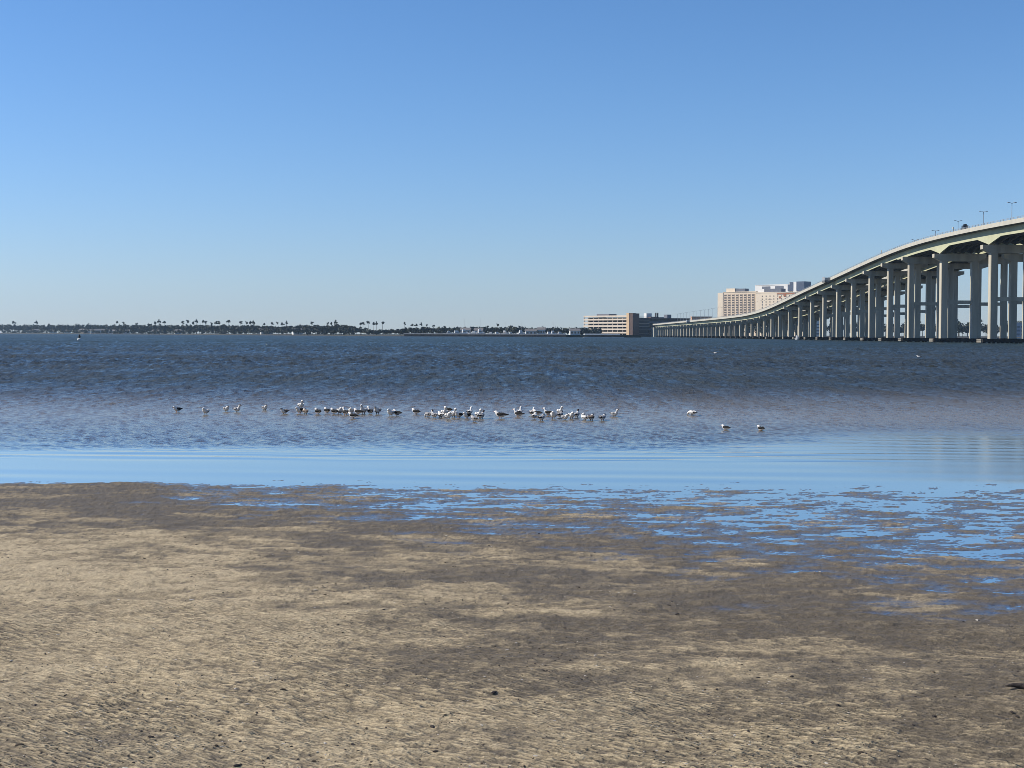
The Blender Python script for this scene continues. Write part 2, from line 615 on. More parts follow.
# ------------------------------------------------------------------ water
wy = np.concatenate([rows_px(9.0, 26.0, 2.0), rows_px(26.0, 105.0, 0.26), rows_px(105.0, 700.0, 0.13), np.array([710, 800, 950, 1200, 1600, 2200, 3000, 4000, 4700])])
wu = np.linspace(-1, 1, 900)
whw = np.where(wy < 700, 0.44 * wy + 2.2, np.minimum(0.46 * wy + 2.2 + (wy - 700) * 2.0, 4600))
WX = wu[None, :] * whw[:, None]
WY = np.repeat(wy[:, None], len(wu), 1)
dy = np.gradient(wy)[:, None]
dx = (whw * 2 / len(wu))[:, None]
edge = 27.4 + 4.5 * sstep(3.0, 9.0, WX) + 1.2 * vnoise(WX / 6.0, WY / 6.0, 31)
chop = sstep(-0.6, 5.0, WY - edge + 2.0 * vnoise(WX / 2.5, WY / .8, 32))
chop2 = sstep(44, 95, WY)
gust = 1.0 + 0.55 * fbm(WX / 3.0, WY, 14.0, 3, seed=33) + 0.4 * fbm(WX / 4, WY, 60.0, 2, seed=35)
WZ = np.zeros_like(WX)
for k in range(100):
    lam = 0.22 * (5.0 / 0.22) ** (k / 99.0)
    th = random.uniform(-1.05, 1.05)
    kx, ky = math.sin(th) * 2 * math.pi / lam, math.cos(th) * 2 * math.pi / lam
    lx = lam / max(abs(math.sin(th)), 0.05)
    ly = lam / max(abs(math.cos(th)), 0.05)
    ok = sstep(.5, 1.0, ly / dy) * sstep(2.0, 3.5, lx / dx)
    sl_ = 0.066 if lam < .5 else 0.056 if lam < 1.5 else 0.040
    amp = sl_ * lam / (2 * math.pi)
    zone = chop * (0.85 + 0.3 * chop2) * (sstep(26 + 24 * lam, 40 + 40 * lam, WY) if lam > .34 else 1.0)
    WZ += amp * ok * zone * np.cos(kx * WX + ky * WY + random.uniform(0, 6.28))
WZ *= np.clip(gust, 0.3, 1.8)
# long, low swash lines running along the calm margin
calm = sstep(21.5, 23.0, WY) * (1 - sstep(0, 6, WY - edge) * 0.7)
for k, (lam, a, th) in enumerate(((0.9, .0011, .05), (0.62, .0008, -.06), (1.35, .0016, .10), (0.47, .0005, -.12))):
    mod = np.clip(vnoise(WX / 2.8 + k, WY / 1.2, 40 + k) + 0.25, 0, 1) * 1.8
    WZ += 3.4 * a * calm * mod * (1 - .7 * sstep(3.0, 8.0, WX)) * np.cos((np.sin(th) * WX + np.cos(th) * WY) * 2 * math.pi / lam + 2.5 * vnoise(WX / 4, WY / 4, 50 + k)) * sstep(2.2, 4, lam / dy)
seabed = np.minimum(sand_base(WX, WY), 0)
depth = -seabed
murk = sstep(0.03, 0.14, depth) * 0.97


def water_material():
    m = bpy.data.materials.new('bay_water')
    m.use_nodes = True
    t = m.node_tree
    L = t.links.new
    t.nodes.remove(t.nodes['Principled BSDF'])
    out = t.nodes['Material Output']
    geo = t.nodes.new('ShaderNodeNewGeometry')

    def attr(n):
        a = t.nodes.new('ShaderNodeAttribute')
        a.attribute_name = n
        return a.outputs['Fac']
    ch, mk, dp, rf = attr('chop'), attr('murk'), attr('offshore'), attr('ruffle')
    # fine ripples below the mesh resolution
    mp = t.nodes.new('ShaderNodeMapping')
    L(geo.outputs['Position'], mp.inputs['Vector'])
    mp.inputs['Scale'].default_value = (3.2, 0.5, 1.0)
    mq = t.nodes.new('ShaderNodeMapping')
    L(geo.outputs['Position'], mq.inputs['Vector'])
    mq.inputs['Scale'].default_value = (9.5, 1.9, 1.0)
    n1 = t.nodes.new('ShaderNodeTexNoise')
    n1.inputs['Scale'].default_value = 1.0
    n1.inputs['Detail'].default_value = 4
    n1.inputs['Roughness'].default_value = 0.6
    L(mq.outputs[0], n1.inputs['Vector'])
    n2 = t.nodes.new('ShaderNodeTexNoise')
    n2.inputs['Scale'].default_value = 1.0
    n2.inputs['Detail'].default_value = 5
    n2.inputs['Roughness'].default_value = 0.62
    L(mp.outputs[0], n2.inputs['Vector'])
    b1 = t.nodes.new('ShaderNodeBump')
    b1.inputs['Distance'].default_value = 0.045
    L(n1.outputs['Fac'], b1.inputs['Height'])
    s1 = t.nodes.new('ShaderNodeMath')
    s1.operation = 'MULTIPLY'
    L(ch, s1.inputs[0])
    s1.inputs[1].default_value = 1.0
    L(s1.outputs[0], b1.inputs['Strength'])
    b2 = t.nodes.new('ShaderNodeBump')
    b2.inputs['Distance'].default_value = 0.24
    L(n2.outputs['Fac'], b2.inputs['Height'])
    s2 = t.nodes.new('ShaderNodeMath')
    s2.operation = 'MULTIPLY'
    L(dp, s2.inputs[0])
    s2.inputs[1].default_value = 0.8
    L(s2.outputs[0], b2.inputs['Strength'])
    L(b1.outputs['Normal'], b2.inputs['Normal'])
    nrm = b2.outputs['Normal']
    # murky body
    pr = t.nodes.new('ShaderNodeBsdfPrincipled')
    ramp = t.nodes.new('ShaderNodeValToRGB')
    e = ramp.color_ramp.elements
    e[0].position = 0.0
    e[0].color = (0.190, 0.158, 0.115, 1)
    e[1].position = 1.0
    e[1].color = (0.010, 0.025, 0.031, 1)
    q = e.new(0.5)
    q.color = (0.060, 0.056, 0.047, 1)
    L(dp, ramp.inputs['Fac'])
    L(ramp.outputs['Color'], pr.inputs['Base Color'])
    pr.inputs['IOR'].default_value = 1.33
    rr = t.nodes.new('ShaderNodeMapRange')
    L(dp, rr.inputs['Value'])
    rr.inputs['To Min'].default_value = 0.10
    rr.inputs['To Max'].default_value = 0.44
    r2 = t.nodes.new('ShaderNodeMath')
    r2.operation = 'MULTIPLY_ADD'
    gm_ = t.nodes.new('ShaderNodeMapping')
    gm_.inputs['Scale'].default_value = (0.012, 0.05, 1)
    L(geo.outputs['Position'], gm_.inputs['Vector'])
    gn = t.nodes.new('ShaderNodeTexNoise')
    gn.inputs['Scale'].default_value = 1.0
    gn.inputs['Detail'].default_value = 5
    L(gm_.outputs[0], gn.inputs['Vector'])
    gr_ = t.nodes.new('ShaderNodeMapRange')
    gr_.inputs['From Min'].default_value = 0.3
    gr_.inputs['From Max'].default_value = 0.7
    gr_.inputs['To Min'].default_value = 0.72
    gr_.inputs['To Max'].default_value = 1.25
    L(gn.outputs['Fac'], gr_.inputs['Value'])
    gx = t.nodes.new('ShaderNodeMath')
    gx.operation = 'MULTIPLY'
    L(rr.outputs['Result'], gx.inputs[0])
    L(gr_.outputs['Result'], gx.inputs[1])
    # cat's-paw wavelets: rougher and smoother facets, finer near the shore
    def wavelets(sx, sy):
        q_ = t.nodes.new('ShaderNodeMapping')
        q_.inputs['Scale'].default_value = (sx, sy, 1)
        L(geo.outputs['Position'], q_.inputs['Vector'])
        n_ = t.nodes.new('ShaderNodeTexNoise')
        n_.inputs['Scale'].default_value = 1.0
        n_.inputs['Detail'].default_value = 2
        n_.inputs['Distortion'].default_value = 0.4
        L(q_.outputs[0], n_.inputs['Vector'])
        return n_.outputs['Fac']
    wa, wb, wc = wavelets(6.0, 1.1), wavelets(2.6, 0.30), wavelets(1.0, 0.045)
    m1 = t.nodes.new('ShaderNodeMix')
    L(dp, m1.inputs['Factor'])
    L(wa, m1.inputs['A'])
    L(wb, m1.inputs['B'])
    m2 = t.nodes.new('ShaderNodeMath')
    m2.operation = 'MULTIPLY_ADD'
    L(wc, m2.inputs[0])
    m2.inputs[1].default_value = 0.6
    L(m1.outputs['Result'], m2.inputs[2])
    m4 = t.nodes.new('ShaderNodeMapRange')
    m4.inputs['From Min'].default_value = 0.60
    m4.inputs['From Max'].default_value = 1.00
    m4.inputs['To Min'].default_value = 0.45
    m4.inputs['To Max'].default_value = 1.60
    L(m2.outputs[0], m4.inputs['Value'])
    m5 = t.nodes.new('ShaderNodeMath')
    m5.operation = 'MULTIPLY'
    L(gx.outputs[0], m5.inputs[0])
    L(m4.outputs['Result'], m5.inputs[1])
    L(m5.outputs[0], r2.inputs[0])
    L(ch, r2.inputs[1])
    L(rf, r2.inputs[2])
    L(r2.outputs[0], pr.inputs['Roughness'])
    L(nrm, pr.inputs['Normal'])
    # clear film over the sand
    fr = t.nodes.new('ShaderNodeFresnel')
    fr.inputs['IOR'].default_value = 1.33
    L(nrm, fr.inputs['Normal'])
    tr = t.nodes.new('ShaderNodeBsdfTransparent')
    tr.inputs['Color'].default_value = (0.93, 0.90, 0.84, 1)
    gl = t.nodes.new('ShaderNodeBsdfGlossy')
    L(rf, gl.inputs['Roughness'])
    gl.inputs['Color'].default_value = (1.0, 0.975, 0.93, 1)
    L(nrm, gl.inputs['Normal'])
    film = t.nodes.new('ShaderNodeMixShader')
    fp = t.nodes.new('ShaderNodeMath')
    fp.operation = 'POWER'
    L(fr.outputs[0], fp.inputs[0])
    fe = t.nodes.new('ShaderNodeMath')
    fe.operation = 'MULTIPLY_ADD'
    L(ch, fe.inputs[0])
    fe.inputs[1].default_value = 0.5
    fe.inputs[2].default_value = 0.12
    L(fe.outputs[0], fp.inputs[1])
    L(fp.outputs[0], film.inputs[0])
    L(tr.outputs[0], film.inputs[1])
    L(gl.outputs[0], film.inputs[2])
    mx = t.nodes.new('ShaderNodeMixShader')
    L(mk, mx.inputs[0])
    L(film.outputs[0], mx.inputs[1])
    L(pr.outputs[0], mx.inputs[2])
    L(mx.outputs[0], out.inputs['Surface'])
    return m


ruf = 0.03 + (0.03 + .07 * sstep(2.0, 7.5, WX)) * sstep(20.8, 23.5, WY + 1.5 * vnoise(WX / 5, WY / 1.5, 77))
offs = .22 * sstep(90, 400, WY) + .78 * sstep(27, 72, WY + 10 * fbm(WX / 3.0, WY, 12.0, 4, seed=61))
water = grid_mesh('water', WX, WY, WZ, water_material(), {'chop': chop, 'murk': murk, 'offshore': offs, 'ruffle': ruf})
tag(water, None, None, kind='structure')

# ------------------------------------------------------------------ far land
M_shore = mat('far_shore_grass', (0.06, 0.06, 0.04), 0.95, 0.35, 0.08)
M_bsand = mat('far_shore_sand', (0.06, 0.055, 0.045), 0.95, 0.15, 0.2)
SHORE = [(-900, 3500), (-300, 3200), (0, 2950), (80, 2500), (160, 2140), (300, 1620), (400, 1400), (500, 1330), (580, 1350), (640, 1640),
         (700, 1720), (800, 1750), (1024, 1750), (1300, 1750), (1700, 1850)]


def shore_D(px):
    return float(np.interp(px, [s[0] for s in SHORE], [s[1] for s in SHORE]))


lm = MB()
beach, inner, backs = [], [], []
for px, D in SHORE:
    x = (px - 512) / F * D
    beach.append((x, D, -0.6))
    inner.append(((px - 512) / F * (D + 14), D + 14, 1.1))
    backs.append((x * 4600 / D, 4600, 1.4))
n = len(SHORE)
lm.add(beach + inner, [(i, i + 1, n + i + 1, n + i) for i in range(n - 1)], 1)
lm.add(inner + backs, [(i, i + 1, n + i + 1, n + i) for i in range(n - 1)], 0)
tag(lm.build('far_shore', [M_shore, M_bsand]), None, None, kind='structure')

# ------------------------------------------------------------------ road bridge (two decks side by side)
M_conc = mat('pale_concrete', (0.50, 0.475, 0.40), 0.85, 0.10, 0.4, 0.2, 2.0)
M_pier = mat('weathered_pier_concrete', (0.50, 0.455, 0.36), 0.9, 0.22, 0.5, 0.2, 2.0, stretch=(1, 1, .12))
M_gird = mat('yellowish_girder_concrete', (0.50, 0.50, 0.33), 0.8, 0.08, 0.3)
M_ginner = mat('girder_underside_shade', (0.16, 0.155, 0.14), 0.9, 0.15, 0.3)  # dark tone stands in for shade under the deck and between girders
M_asph = mat('asphalt', (0.05, 0.05, 0.052), 0.9, 0.2, 1.0)
M_foot = mat('dark_footing', (0.035, 0.03, 0.028), 0.9, 0.35, 0.5)  # whole footing in one near-black tone
M_bayc = mat('grey_bay_steel', (0.14, 0.15, 0.16), 0.7, 0.12, 1.0)
M_blk = mat('worn_fender_concrete', (0.24, 0.22, 0.18), 0.9, 0.2, 0.8)
M_rail = mat('galvanised_steel', (0.42, 0.44, 0.45), 0.5, 0.1, 1.0, metal=0.3)

VX, K8 = 529.6, 205700.0


def bz(px):
    return K8 / (px - VX)


def bx(Zd):
    """X of the seaward column faces at distance Zd"""
    return (VX - 512) / F * Zd + K8 / F


PR = [(300, 31.5), (360, 33.7), (416, 34.7), (457, 35.3), (500, 35.5), (538, 35.1), (589, 32.9), (617, 31.3), (650, 29.4), (685, 27.4), (736, 24.7),
      (778, 22.1), (828, 19.0), (885, 16.4), (946, 15.2), (1021, 14.8), (1104, 14.6), (1207, 14.4), (1400, 14.2), (1660, 13.8)]
_pz = np.array([p[0] for p in PR], float)
_ph = np.array([p[1] for p in PR], float)
_s = np.linspace(300, 1660, 1361)
_h = np.interp(_s, _pz, _ph)
_k = np.exp(-0.5 * (np.arange(-60, 61) / 22.0) ** 2)
_k /= _k.sum()
_hs = np.convolve(np.pad(_h, 60, mode='edge'), _k, mode='valid')


def top_z(Zd):
    """height of the parapet top"""
    return float(np.interp(Zd, _s, _hs))


PIERS = [378.0, 448.7, 502.4, 545.0, 576.3, 607.9, 641.2, 672.0, 703.5, 734.0, 766.0, 797.0, 829.0]
while PIERS[-1] < 1590:
    PIERS.append(PIERS[-1] + 25.6)
HAUNCH = PIERS[:3]
WID = 17.8                       # deck width
OVER = 2.4                       # cap beyond the column face


def girder_depth(Zd):
    d = 2.35
    for hz in HAUNCH:
        t = max(0.0, 1 - abs(Zd - hz) / 11.5)
        d = max(d, 2.35 + 1.95 * t)
    return d if Zd < 560 else 2.0


def sweep(prof_fn, stations, name, m, parent, dxo):
    b = MB()
    rings = []
    for s in stations:
        x0 = bx(s) - OVER - 0.2 + dxo
        z0 = top_z(s)
        rings.append([(x0 + a, s, z0 + c) for a, c in prof_fn(s)])
    b.loft(rings)
    return b.build(name, m, parent)


ST = sorted(set([round(v, 1) for v in np.arange(330, 1640, 10)] + [round(h + d, 1) for h in HAUNCH for d in (-11.5, 0, 11.5)] + [559.9, 560.1, 1645.0]))


def make_bridge(dxo, label, first):
    br = thing('road_bridge', label, 'bridge', (0, 0, 0), 0, 'twin decks of the long road bridge')
    PH = 1.05
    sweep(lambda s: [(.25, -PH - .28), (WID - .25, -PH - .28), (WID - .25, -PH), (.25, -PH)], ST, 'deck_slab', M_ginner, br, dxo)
    sweep(lambda s: [(.55, -PH + .004), (WID - .55, -PH + .004), (WID - .55, -PH + .07), (.55, -PH + .07)], ST, 'road_surface', M_asph, br, dxo)
    for q in (0, 1):
        a = -0.03 if q == 0 else WID - 0.42
        sweep(lambda s: [(a, -PH - .2), (a + .45, -PH + .003), (a + .36, -.45), (a + .30, 0), (a, 0)], ST, 'parapet', M_conc, br, dxo)
        # pedestrian rail
        rb = MB()
        for i in range(len(ST) - 1):
            s0, s1 = ST[i], ST[i + 1]
            for hz in (0.22, 0.48):
                xa, xb = bx(s0) - OVER - .2 + dxo + a + .14, bx(s1) - OVER - .2 + dxo + a + .14
                rb.add([(xa - .04, s0, top_z(s0) + hz), (xa + .04, s0, top_z(s0) + hz), (xb + .04, s1, top_z(s1) + hz), (xb - .04, s1, top_z(s1) + hz),
                        (xa - .04, s0, top_z(s0) + hz + .07), (xa + .04, s0, top_z(s0) + hz + .07), (xb + .04, s1, top_z(s1) + hz + .07), (xb - .04, s1, top_z(s1) + hz + .07)],
                       [(0, 1, 2, 3), (7, 6, 5, 4), (0, 3, 7, 4), (1, 5, 6, 2)])
        for s in np.arange(332, 1640, 3.0):
            x = bx(s) - OVER - .2 + dxo + a + .14
            rb.box(x - .05, x + .05, s - .05, s + .05, top_z(s) + .002, top_z(s) + .56)
        rb.build('railing', M_rail, br)
    for g in range(6):
        a = 2.3 + g * (WID - 4.6 - 0.5) / 5
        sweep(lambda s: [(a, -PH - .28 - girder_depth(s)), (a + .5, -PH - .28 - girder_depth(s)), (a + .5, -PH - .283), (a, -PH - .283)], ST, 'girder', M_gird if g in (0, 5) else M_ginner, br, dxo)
    # piers
    for k, pz in enumerate(PIERS):
        x0 = bx(pz) + dxo                   # column face
        big = pz < 560
        gd = girder_depth(pz)
        ct = top_z(pz) - PH - .30 - gd - 0.15   # cap top (bearings fill the gap)
        cd_ = 2.5 if big else 2.0
        xl, xr = x0 - OVER, x0 - OVER + WID - 0.4
        cw = 2.3 if pz < 520 else 2.05 if pz < 700 else 1.8
        if pz > 860:
            cw = 1.55
        hy = cw / 2 + 0.15
        c = MB()
        prof = [(xl, ct), (xr, ct), (xr, ct - 1.25), (xr - OVER, ct - cd_), (xl + OVER, ct - cd_), (xl, ct - 1.25)]
        vs = [(x, pz - hy, z) for x, z in prof] + [(x, pz + hy, z) for x, z in prof]
        c.add(vs, [tuple(range(5, -1, -1))[::-1], tuple(range(6, 12))[::-1]] + [(i, 6 + i, 6 + (i + 1) % 6, (i + 1) % 6) for i in range(6)])
        for g in range(6):
            a = xl - .2 + 2.3 + g * (WID - 4.6 - 0.5) / 5
            c.box(a, a + .5, pz - .4, pz + .4, ct - .01, ct + .17)
        pr = c.build('pier', M_pier, br)
        xb = xr - OVER - cw
        for xc in (x0, xb):
            b = MB()
            b.cbox(xc, xc + cw, pz - cw / 2, pz + cw / 2, 1.35, ct - cd_ + .05, 0.18)
            b.build('column', M_pier, pr)
        if big or pz < 720:
            b = MB()
            zs = 13.2 if pz < 480 else 13.0 * (ct / 28.0) ** 0.6
            b.box(x0 + cw - .05, xb + .05, pz - .8, pz + .8, zs - .6, zs + .6)
            b.build('strut', M_pier, pr)
        b = MB()
        fy = 2.6 if pz < 620 else 2.0
        b.cbox(x0 - 2.6, xr - OVER + 2.6, pz - fy, pz + fy, 0.28, 1.36, 0.15)
        for yy in (-fy + .7, fy - .7):
            for i in range(7):
                xx = x0 - 1.9 + i * (xr - OVER + 1.9 - x0 + 1.9) / 6
                b.cbox(xx - .38, xx + .38, pz + yy - .38, pz + yy + .38, -3.0, .3, .1)
        b.build('footing', M_foot, pr)
        if pz < 860:
            b = MB()
            b.cbox(x0 - 2.9, x0 - 2.62, pz - fy + .4, pz + fy - .4, 0.25, 0.68, 0.05)
            b.cbox(x0 - 2.9, x0 - 2.62, pz - fy + .4, pz + fy - .4, 0.82, 1.25, 0.05)
            b.build('end_block', M_blk, pr)
    # abutment at the far shore
    ab = MB()
    s = 1646.0
    x0 = bx(s) - OVER + dxo
    ab.box(x0 - .3, x0 + WID + .3, 1628, 1660, -0.5, top_z(1640) - PH - 2.6)
    ab.build('abutment', M_conc, br)
    return br


south = make_bridge(0.0, 'nearer deck of the long pale concrete bridge rising to the right over the bay', True)
north = make_bridge(23.2, 'farther deck of the bridge, mostly hidden behind the nearer deck and piers', False)

# viewing bays that stand out from the seaward parapet
for zz in (676.0, 1265.0):
    b = MB()
    x0 = bx(zz) - OVER - .2
    t = top_z(zz)
    b.box(x0 - 2.6, x0 - .04, zz - 3.0, zz + 3.0, t - 1.9, t - 1.1)
    bay = b.build('viewing_bay', M_bayc, south)
    b = MB()
    b.box(x0 - 2.6, x0 - 2.42, zz - 3.0, zz + 3.0, t - 1.08, t + .55)
    b.box(x0 - 2.41, x0 - .04, zz - 3.0, zz - 2.82, t - 1.08, t + .15)
    b.box(x0 - 2.41, x0 - .04, zz + 2.82, zz + 3.0, t - 1.08, t + .15)
    b.build('railing', M_rail, bay)
# slim pale posts on the seaward rail
for px in (952.0, 879.5):
    zz = bz(px + 7)
    x0 = bx(zz) - OVER
    b = MB()
    b.box(x0 - .1, x0 + .1, zz - .1, zz + .1, top_z(zz) - .1, top_z(zz) + 1.5)
    b.box(x0 - .16, x0 - .1, zz - .5, zz + .5, top_z(zz) + .9, top_z(zz) + 1.5)
    b.build('post', M_conc, south)

# street lamps along the median
M_pole = mat('dull_lamp_steel', (0.34, 0.36, 0.39), 0.6, 0.1, 1.0, metal=0.2)


def make_lamp():
    L_ = thing('street_lamp', 'x', 'street lamp', (0, 0, 0), 0, 'street lamps along the bridge')
    b = MB()
    b.tube([(0, 0, -1.2), (0, 0, 6), (0, 0, 12.0)], [.13, .10, .08], 8)
    b.build('pole', M_pole, L_)
    for s in (-1, 1):
        b = MB()
        b.tube([(0, 0, 11.7), (s * .6, 0, 12.05), (s * 1.15, 0, 12.1)], [.06, .055, .05], 6)
        arm = b.build('arm', M_pole, L_)
        b = MB()
        b.box(s * 1.15 - .35, s * 1.15 + .35, -.2, .2, 11.98, 12.16)
        b.build('lamp_head', M_pole, arm)
    return L_


lamp0 = make_lamp()
lz = [467.0]
while lz[-1] < 1600:
    lz.append(lz[-1] + 31.2)
nl = 0
for i, s in enumerate(lz):
    o = lamp0 if i == 0 else copy_tree(lamp0)
    o.location = (bx(s) + 22.3, s, top_z(s) - 1.05)
    near_end = i < len(lz) / 2
    o['label'] = ('tall double-arm street lamp on the bridge, %s from its right end' % ordinal(i + 1)) if near_end else \
        ('small distant street lamp on the low end of the bridge, %s from the shore' % ordinal(len(lz) - i))

# dark truck on the bridge
M_truck = mat('dark_truck_paint', (0.035, 0.04, 0.05), 0.4, 0.1, 2.0, spec=0.5)
M_glass = mat('dark_glass', (0.03, 0.04, 0.05), 0.12, 0.1, 2.0, spec=0.5)
M_tyre = mat('tyre_rubber', (0.02, 0.02, 0.02), 0.9, 0.1, 2.0)
zz = 478.0
tr_ = thing('truck', 'dark box truck crossing the high part of the bridge behind the parapet', 'truck', (bx(zz) + .6, zz, top_z(zz) - .97))
b = MB()
b.cbox(-.85, .85, -2.2, -.4, .75, 2.75, .08)
b.cbox(-.42, .42, -1.9, -.8, 2.745, 3.2, .08)
b.build('cargo_box', M_truck, tr_)
b = MB()
b.cbox(-.85, .85, -.35, 2.2, .55, 1.5, .15)
b.cbox(-.75, .75, -.35, 1.0, 1.495, 2.05, .2)
b.build('cab', M_truck, tr_)
b = MB()
b.box(-.62, .62, .98, 1.04, 1.55, 2.0)
b.build('windscreen', M_glass, tr_)
for sx in (-1, 1):
    for yy in (-1.45, 1.5):
        b = MB()
        b.tube([(sx * .7, yy, .36), (sx * .92, yy, .36)], .36, 14)
        b.build('wheel', M_tyre, tr_)

# ------------------------------------------------------------------ parking garage at the far end
M_gar = mat('warm_white_precast', (0.74, 0.63, 0.50), 0.85, 0.08, 0.3)
M_tower = mat('ochre_render', (0.70, 0.50, 0.30), 0.85, 0.08, 0.3)
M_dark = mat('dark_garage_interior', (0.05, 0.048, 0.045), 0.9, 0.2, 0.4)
M_brown = mat('brown_shade_wall', (0.13, 0.085, 0.07), 0.85, 0.12, 0.4)  # shade of the tower's right side and parking block put into the colour
M_white = mat('white_paint', (0.78, 0.77, 0.73), 0.7, 0.05, 0.6)
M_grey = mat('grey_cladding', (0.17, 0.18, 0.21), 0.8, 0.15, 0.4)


def along(px0, D0, px1, D1):
    a = Vector(((px0 - 512) / F * D0, D0, 0))
    c = Vector(((px1 - 512) / F * D1, D1, 0))
    d = c - a
    return a, d.length, math.atan2(d.y, d.x)


a, Lg, rz = along(583.5, 1700, 627.0, 1645)
gt = 22.6
pg = thing('parking_garage', 'white parking garage of stacked open decks with an ochre stair tower, by the bridge end', 'parking garage', (a.x, a.y, 0.9), rz)
depth_g = 34.0
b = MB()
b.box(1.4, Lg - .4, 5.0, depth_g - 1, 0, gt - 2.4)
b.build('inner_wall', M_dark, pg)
for k in range(6):
    z0 = 3.2 + k * 3.62
    b = MB()
    b.box(0, Lg, 0, depth_g, z0 - .3, z0)
    b.build('floor_slab', M_gar, pg)
    b = MB()
    b.box(-.2, Lg, -.25, .0 - .003, z0 - .5, z0 + 1.25)
    b.box(-.25, -.003, .0, depth_g, z0 - .5, z0 + 1.25)
    b.build('spandrel', M_gar, pg)
for k in range(10):
    b = MB()
    xx = .3 + k * (Lg - .9) / 9
    b.cbox(xx, xx + .6, .05, .75, 0, gt - 2.0, .06)
    b.build('column', M_gar, pg)
b = MB()
b.box(Lg * .18, Lg * .46, 8, 20, gt - 1.1, gt + 1.9)
b.build('roof_shed', M_grey, pg)
b = MB()
b.box(Lg + .05, Lg + 4.0, -1.4, 9, 0, gt + 2.4)
tw = b.build('stair_tower', M_tower, pg)
b = MB()
b.box(Lg + 4.01, Lg + 9.6, -1.0, 9, 0, gt + 2.0)
b.build('tower_shade_side', M_brown, pg)  # the tower's shaded side, built as a darker front strip

a, Lw, rz = along(638.0, 1668, 690.0, 1690)
dw = thing('shaded_parking_block', 'dark shaded parking block between the ochre stair tower and the bridge deck', 'parking garage', (a.x, a.y, 0.9), rz)
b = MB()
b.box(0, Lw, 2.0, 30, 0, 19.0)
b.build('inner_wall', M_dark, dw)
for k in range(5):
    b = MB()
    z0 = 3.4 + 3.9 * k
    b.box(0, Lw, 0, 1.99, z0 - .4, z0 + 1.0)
    b.build('spandrel', M_grey if k % 2 else M_brown, dw)  # dark spandrel colours carry the shade on this block
for x0, x1, h, m_, nm in ((17, 24, 21.5, M_brown, 'roof_block'), (26.5, 33, 21.0, M_grey, 'roof_block'), (37, 42.0, 24.0, M_grey, 'lift_tower')):
    b = MB()
    b.box(x0, x1, 3, 12, 18.99, h)
    b.build(nm, m_, dw)
b = MB()
b.box(16, 22.5, 13, 20, 18.99, 25.4)
b.build('plant_room', M_white, dw)
for x0 in (23.0, 25.4):
    b = MB()
    b.box(x0, x0 + 1.1, 4, 6, 18.99, 26.0)
    b.build('chimney', M_dark, dw)

# low white quay building and floating dock in front of the garage
D = 1180.0
xa = XZ(584.5, 335, D)[0]
xb_ = XZ(620, 335, D)[0]
q = thing('quay_shed', 'low white quayside shed with a dark open front below the parking garage', 'shed', ((xa + xb_) / 2, D, 0))
hw_ = (xb_ - xa) / 2
b = MB()
b.box(-hw_, hw_, 0, 6, 1.9, 3.0)
b.build('roof', M_white, q)
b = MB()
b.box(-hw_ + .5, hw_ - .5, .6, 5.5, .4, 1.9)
b.build('wall', M_dark, q)  # dark fill stands in for the shadow under the roof
b = MB()
b.box(-hw_ - 1, hw_ + 3, -3.0, 6.5, -.6, .4)
b.build('dock', M_white, q)

# orange-roofed low building behind the bridge rail
D = 1900.0
x0, z1 = XZ(692, 316.2, D)
x1, _ = XZ(712, 316.2, D)
ob = thing('terracotta_building', 'low orange-tan building just left of the hotel above the bridge rail', 'building', (x0, D, .9))
b = MB()
b.box(0, x1 - x0, 0, 14, 0, z1 - 2.2)
b.build('wall', mat('terracotta_wall', (0.62, 0.34, 0.20), 0.85, 0.08, 0.3), ob)
b = MB()
b.box(-.4, x1 - x0 + .4, -.4, 14.4, z1 - 2.19, z1 - 1.2)
b.build('roof', mat('terracotta_roof', (0.60, 0.38, 0.26), 0.85, 0.08, 0.3), ob)

# ------------------------------------------------------------------ hotel blocks
M_hot = mat('cream_render', (0.88, 0.72, 0.53), 0.85, 0.06, 0.1)
M_hot2 = mat('pale_cream_render', (0.92, 0.77, 0.58), 0.85, 0.05, 0.1)
M_hwhite = mat('white_render', (0.95, 0.92, 0.86), 0.85, 0.05, 0.1)
M_bay = mat('brown_window_bay', (0.74, 0.58, 0.42), 0.7, 0.1, 0.3)
M_win = mat('tinted_window_glass', (0.16, 0.13, 0.105), 0.2, 0.1, 0.5, spec=0.5)
M_slate = mat('slate_glass_cladding', (0.08, 0.10, 0.15), 0.4, 0.15, 0.3, spec=0.5)
M_rust = mat('rusty_orange_trim', (0.45, 0.17, 0.08), 0.8, 0.1, 0.3)


def z_at(px, py, D):
    return P(px, py, D).z


def hotel_block(name, label, px0, D0, px1, D1, ytop, depth, m_wall):
    a, L_, rz = along(px0, D0, px1, D1)
    zt = z_at((px0 + px1) / 2, ytop, (D0 + D1) / 2) - .9
    t = thing(name, label, 'hotel', (a.x, a.y, .9), rz)
    b = MB()
    b.box(0, L_, 0, depth, 0, zt)
    b.build('wall', m_wall, t)
    b = MB()
    b.box(-.4, L_ + .4, -.4, depth + .4, zt + .002, zt + 1.0)
    b.build('cornice', m_wall, t)
    return t, L_, zt


def windows(t, xs, zs, ww, wh, m_, d=.25):
    b = MB()
    b.box(-ww / 2, ww / 2, -d, .05, -wh / 2, wh / 2)
    w0 = b.build('window', m_, t)
    fst = True
    for x in xs:
        for z in zs:
            o = w0
            if not fst:
                o = w0.copy()
                COL.objects.link(o)
                o.parent = t
            fst = False
            o.location = (x, 0, z)


